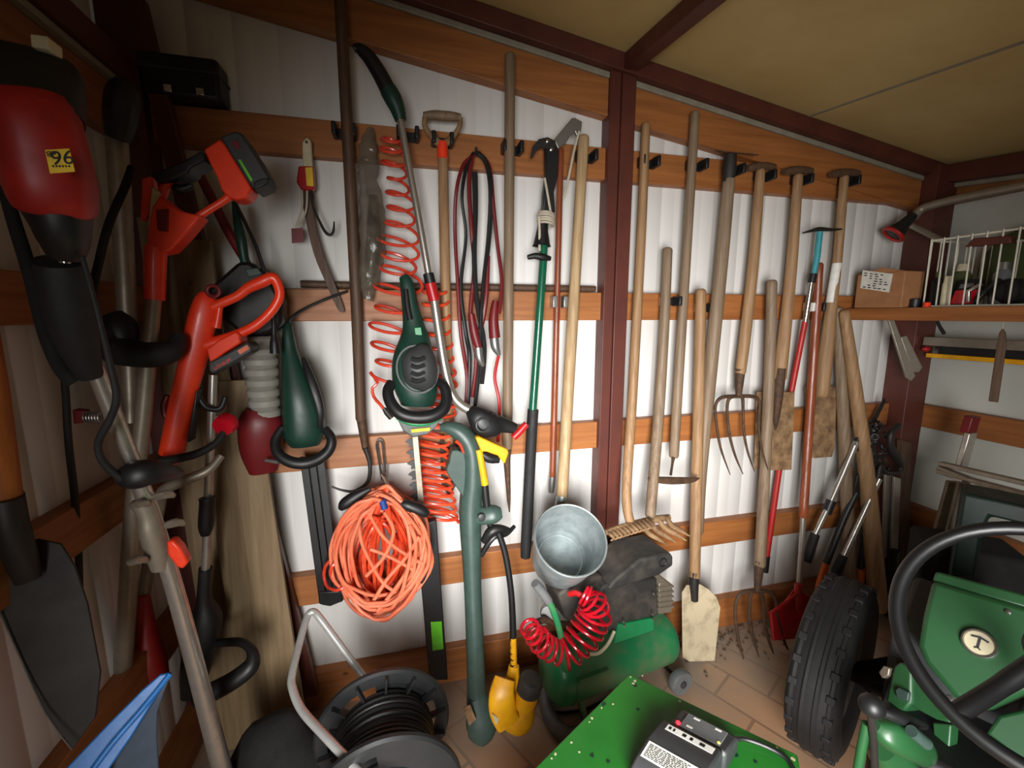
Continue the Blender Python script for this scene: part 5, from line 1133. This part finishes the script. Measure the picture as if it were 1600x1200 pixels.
rr_ = pn.cross(z_).normalized(); rr_ = rr_ if rr_.dot(RT) > 0 else -rr_; uu_ = pn.cross(rr_); uu_ = uu_ if uu_.z > 0 else -uu_
ce = ec+pn*.0065; b = MB()
b.bar(ce-uu_*er*.42, ce+uu_*er*.36, er*.14, .003, pn); b.bar(ce-rr_*er*.46+uu_*er*.30, ce+uu_*er*.42, er*.13, .003, pn); b.bar(ce+uu_*er*.42, ce+rr_*er*.46+uu_*er*.30, er*.13, .003, pn)
b.bar(ce-rr_*er*.17-uu_*er*.46, ce-uu_*er*.30, er*.09, .003, pn); b.bar(ce+rr_*er*.17-uu_*er*.46, ce-uu_*er*.30, er*.09, .003, pn)
obj('letter_t', b, M['grey_p'], bd)
obj('bolt', MB().lathe(PH(1575, 956, .002), pn, [(0, .006), (.004, .005), (.005, 0)], 12), M['chrome'], hd)
obj('bolt', MB().lathe(PH(1484, 1093, .006), pn, [(0, .010), (.006, .008), (.007, 0)], 12), M['chrome'], hd)
PS = Plane(EB - l_*0 - f_*.05 - z_*.05, (-f_*.9+l_*.5+z_*.3))
obj('side_panel', MB().slab([(1422, 1048), (1436, 1052), (1486, 1130), (1462, 1124), (1424, 1104)], PS, .02), M['g_tract'], t, .004)
obj('side_leg', MB().slab([(1456, 1128), (1486, 1132), (1478, 1230), (1464, 1230)], PS, .03), M['g_tract'], t, .004)
obj('bracket', MB().slab([(1384, 1092), (1396, 1040), (1406, 1034), (1424, 1044), (1424, 1098), (1412, 1112), (1386, 1102)], PS, .05, .01), M['g_tract'], t, .006)
obj('bracket_plate', MB().slab([(1398, 1078), (1404, 1074), (1420, 1082), (1418, 1096), (1402, 1092)], PS, .01, .022), M['g_mid'], t, .002)
obj('bolt_head', MB().slab([(1372, 1050), (1380, 1040), (1390, 1044), (1388, 1056), (1378, 1060)], PS, .02, .012), M['alu_d'], t, .003)
gx = obj('gear_housing', MB().loft([(1366, 1132, .57, 8, .012), (1378, 1140, .565, 20, .03), (1402, 1152, .56, 26, .036), (1428, 1165, .56, 22, .034), (1444, 1180, .56, 12, .02)], 18, 3), M['g_tract'], t)
c = Q(1420, 1140, .74); obj('cylinder', MB().tube([Q(1424, 1142, .525), Q(1448, 1162, .515)], .011, 16), M['g_mid'], t)
obj('frame_tube', MB().pt([(1354, 1130, .58, 9), (1346, 1170, .58, 9), (1336, 1230, .58, 9)], None, 3, 12), M['g_tract'], t)
obj('lower_housing', MB().loft([(1376, 1165, .59, 18, .025), (1396, 1190, .59, 32, .04), (1408, 1230, .59, 38, .045), (1412, 1290, .59, 38, .045)], 18, 3), M['g_tract'], t)
lk = D(1362, 1103, .86)
obj('lever', MB().tube([lk+Vector((0, 0, -.015)), lk+Vector((.03, .01, -.08)), lk+Vector((.07, .02, -.2))], .007, 10), M['dsteel'], t)
obj('lever_knob', MB().ball(lk, .022, None, None, 24), M['black'], t)
obj('linkage', MB().pt([(1380, 1112, .56, 8), (1402, 1120, .55, 10), (1424, 1128, .55, 9), (1444, 1134, .56, 6)], None, 3, 10), M['black'], t)
# chassis under everything
ch = Vector((1.22, .62, .38))
obj('chassis', MB().obox(ch+f_*.16, f_, l_, z_, .26, .12, .12), M['black'], t, .02)
obj('engine_block', MB().obox(ch+f_*.34+z_*.10, f_, l_, z_, .2, .13, .16), M['grey_p'], t, .02)
# front wheels
def wheel(c, R, w, m, lugs, nm):
    b = MB(); prof = []
    for i in range(15):
        a = -pi/2 + pi*i/14; prof.append((w*sin(a)*(1.0), R-.07+.07*max(cos(a), 0)**.6))
    prof += [(w*.8, R-.10), (w*.55, R-.115), (-w*.55, R-.115), (-w*.8, R-.10)]
    b.lathe(c, l_, prof, 56, True)
    a0 = l_.orthogonal().normalized(); b0 = l_.cross(a0)
    for q in (-.66, -.22, .22, .66):                                   # circumferential ribs of the tread
        b.torus(c+l_*w*q, l_, R-.006-.022*abs(q)**2, .0105, 56, 8)
    ty = obj('tyre', b, m, t)
    for i in range(lugs):
        a = 2*pi*i/lugs; d_ = a0*cos(a)+b0*sin(a); e_ = -a0*sin(a)+b0*cos(a)
        for s_ in (-1, 1): obj('tread_block', MB().obox(c+d_*(R-.014)+l_*s_*w*.66, e_, l_, d_, .012, w*.16, .012), m, ty, .003)
    obj('rim', MB().lathe(c, l_, [(-w*.6, R-.112), (-w*.5, R-.14), (-.01, .06), (-.01, 0), (.02, 0), (.02, .06), (w*.5, R-.14), (w*.6, R-.112)], 40, True), M['dust'], ty)
wheel(Vector((1.425, 1.04, .295)), .295, .076, M['rubber'], 26, 'tyre')
obj('axle', MB().tube([Vector((1.425, 1.04, .295))-l_*.03, ch+f_*.30-z_*.05], .028, 12), M['black'], t)
obj('stub', MB().tube([Vector((1.425, 1.04, .295))-l_*.09, Vector((1.425, 1.04, .36))-l_*.16], .05, 14), M['bagblk'], t)
# rear wheel below the fender and the fender itself
FZ = .60
c1, c2, c3 = QZ(983, 1052, FZ), QZ(1246, 1179, FZ), QZ(838, 1197, FZ)
bk_ = (c3-c1).normalized(); rg_ = (c2-c1).normalized(); Lr_ = (c2-c1).length
fd = obj('fender', MB().poly([c1, c2, c2+rg_*.02+bk_*.05, c2+rg_*.02+bk_*.62, c1+bk_*.62], (0, 0, -.006)), M['g_plate'], t, .004)
b = MB(); b.poly([c1-z_*.006, c2-z_*.006, c2-z_*.10, c1-z_*.10], -bk_*-.006); b.poly([c1-z_*.006, c1+bk_*.62-z_*.006, c1+bk_*.62-z_*.1, c1-z_*.10], rg_*.006)
obj('fender_skirt', b, M['g_plate'], fd)
R = random.Random(21); b = MB(); bb2 = MB()
spots = [(940, 1106), (921, 1128), (893, 1160), (905, 1175), (862, 1185), (992, 1064), (990, 1068), (1004, 1056), (1062, 1096), (958, 1100), (1214, 1168), (1239, 1186), (868, 1178), (925, 1122), (985, 1058)]
for x, y in spots:
    c = QZ(x, y, FZ+.0004); r_ = R.uniform(.0015, .0042); P = [c+Vector((cos(a)*r_*R.uniform(.6, 1.3), sin(a)*r_*R.uniform(.6, 1.3), 0)) for a in [2*pi*i/8 for i in range(8)]]
    b.poly(P, (0, 0, .0006))
for x, y in ((992, 1071), (944, 1100), (997, 1108), (925, 1180), (950, 1190), (1150, 1180), (1180, 1190)):
    c = QZ(x, y, FZ+.0004); r_ = R.uniform(.003, .006); P = [c+Vector((cos(a)*r_*R.uniform(.6, 1.3), sin(a)*r_*R.uniform(.6, 1.3), 0)) for a in [2*pi*i/8 for i in range(8)]]
    bb2.poly(P, (0, 0, .0004))
obj('bare_chips', b, M['cream'], fd); obj('dark_chips', bb2, M['g_dark'], fd)
rc = c1 + rg_*.17 + bk_*.42; rc.z = .27
b = MB(); b.lathe(rc, l_, [(-.09, .12), (-.10, .20), (-.09, .25), (-.06, .27), (.06, .27), (.09, .25), (.10, .20), (.09, .12)], 40, True)
rt_ = obj('rear_tyre', b, M['rubber'], t); obj('rim', MB().lathe(rc, l_, [(-.05, 0), (-.05, .12), (.05, .12), (.05, 0)], 28), M['dust'], rt_)
obj('rear_axle', MB().tube([rc, ch-f_*.35-z_*.1], .03, 12), M['black'], t)
obj('fender_bracket', MB().tube([rc+bk_*.05-l_*.12, c1+rg_*.29+bk_*.35-z_*.006], .014, 10), M['black'], t)
for k in (0.05, .5): obj('fender_stay', MB().bar(c1+rg_*.30+bk_*k-z_*.004, ch-f_*(.3+k*.2), .03, .01), M['g_plate'], t)

# battery charger on the fender
t = thing('battery_charger', 'dark grey battery charger with red lamp lying on the green tractor fender', 'charger', QZ(1060, 1160, FZ))
O = QZ(1012, 1151, FZ+.055); s_ = -bk_; r_ = rg_
O.z = FZ+.0005
w1 = .118
def prof_block(P, t0, t1): return MB().poly([O+s_*a+z_*b_+r_*t0 for a, b_ in P], r_*(t1-t0))
LZ = .057
mainb = obj('body', prof_block([(-.070, 0), (-.070, .030), (-.048, .046), (-.004, LZ), (.052, LZ), (.062, .052), (.062, 0)], 0, w1), M['grey_p'], t, .005)
lidb = obj('lamp_housing', prof_block([(.060, 0), (.060, .044), (.066, .048), (.118, .044), (.126, .036), (.130, 0)], .012, w1+.006), M['grey_p'], t, .005)
obj('lamp_panel', MB().poly([O+s_*a+z_*.0493+r_*q for a, q in ((.070, .03), (.112, .03), (.112, .108), (.070, .108))], z_*-.004), M['mgrey'], lidb, .001)
obj('red_lamp', MB().ball(O+s_*.074+r_*.026+z_*.0495, .005, .005, .003), M['redled'], lidb)
obj('amber_lamp', MB().ball(O+s_*.076+r_*.104+z_*.0495, .003, .003, .002), M['yled'], lidb)
for a, q in ((.106, .05), (.106, .092), (.078, .047)): obj('white_mark', MB().obox(O+s_*a+r_*q+z_*.0496, r_, s_, z_, .006, .0022, .0004), M['white'], lidb)
obj('symbol_strip', MB().obox(O+s_*.043+r_*.062+z_*(LZ+.0002), r_, s_, z_, .045, .0075, .0006), M['white'], mainb)
b = MB()
for q, ww in ((.024, .004), (.032, .003), (.052, .006), (.064, .002), (.066, .004), (.086, .008)): b.obox(O+s_*.043+r_*q+z_*(LZ+.0009), r_, s_, z_, ww*.6, .0035, .0003)
obj('symbols', b, M['ink'], mainb)
sd = (s_*.044+z_*.011).normalized(); nn = r_.cross(sd).normalized(); nn = nn if nn.z > 0 else -nn
lc = O - s_*.025 + z_*.0520 + r_*.058 + nn*.0006
lb = obj('rating_label', MB().obox(lc, r_, sd, nn, .050, .017, .0006), M['label'], mainb)
b = MB(); R = random.Random(9)
for j in range(9):
    q = -.046
    while q < .026:
        ww = R.uniform(.003, .009); b.obox(lc+r_*(q+ww/2)+sd*(-.013+j*.0031)+nn*.0008, r_, sd, nn, ww/2, .0007, .0002); q += ww+.0016
b.obox(lc+r_*.038+sd*-.008+nn*.0008, r_, sd, nn, .005, .004, .0002)
obj('small_print', b, M['ink'], lb)
obj('cord', MB().tube(smooth([O+s_*.124+r_*.10+z_*.012, O+s_*.16+r_*.13+z_*.010, O+s_*.165+r_*.20+z_*.006, O+s_*.10+r_*.235+z_*.006, O+s_*.02+r_*.235+z_*.005], 6), .0045, 8), M['black'], t)

# ---------------------------------------------------------------- sand and crumbs swept against the foot of the back wall
b = MB(); R = random.Random(4)
for i in range(170):
    x, y = R.uniform(1.15, 1.75), 1.585 - abs(R.gauss(0, .07)); r_ = R.uniform(.002, .009)
    bmesh.ops.create_icosphere(b.bm, subdivisions=1, radius=1, matrix=Matrix.Translation((x, y, r_*.4)) @ Matrix.Rotation(R.uniform(0, 3), 4, 'Z') @ Matrix.Diagonal((r_*R.uniform(.7, 1.6), r_, r_*.7, 1)))
o = obj('crumbs', b, M['dirt']); tag(o, 'sand and crumbs scattered on the floor along the back wall', 'dirt', None, 'stuff')
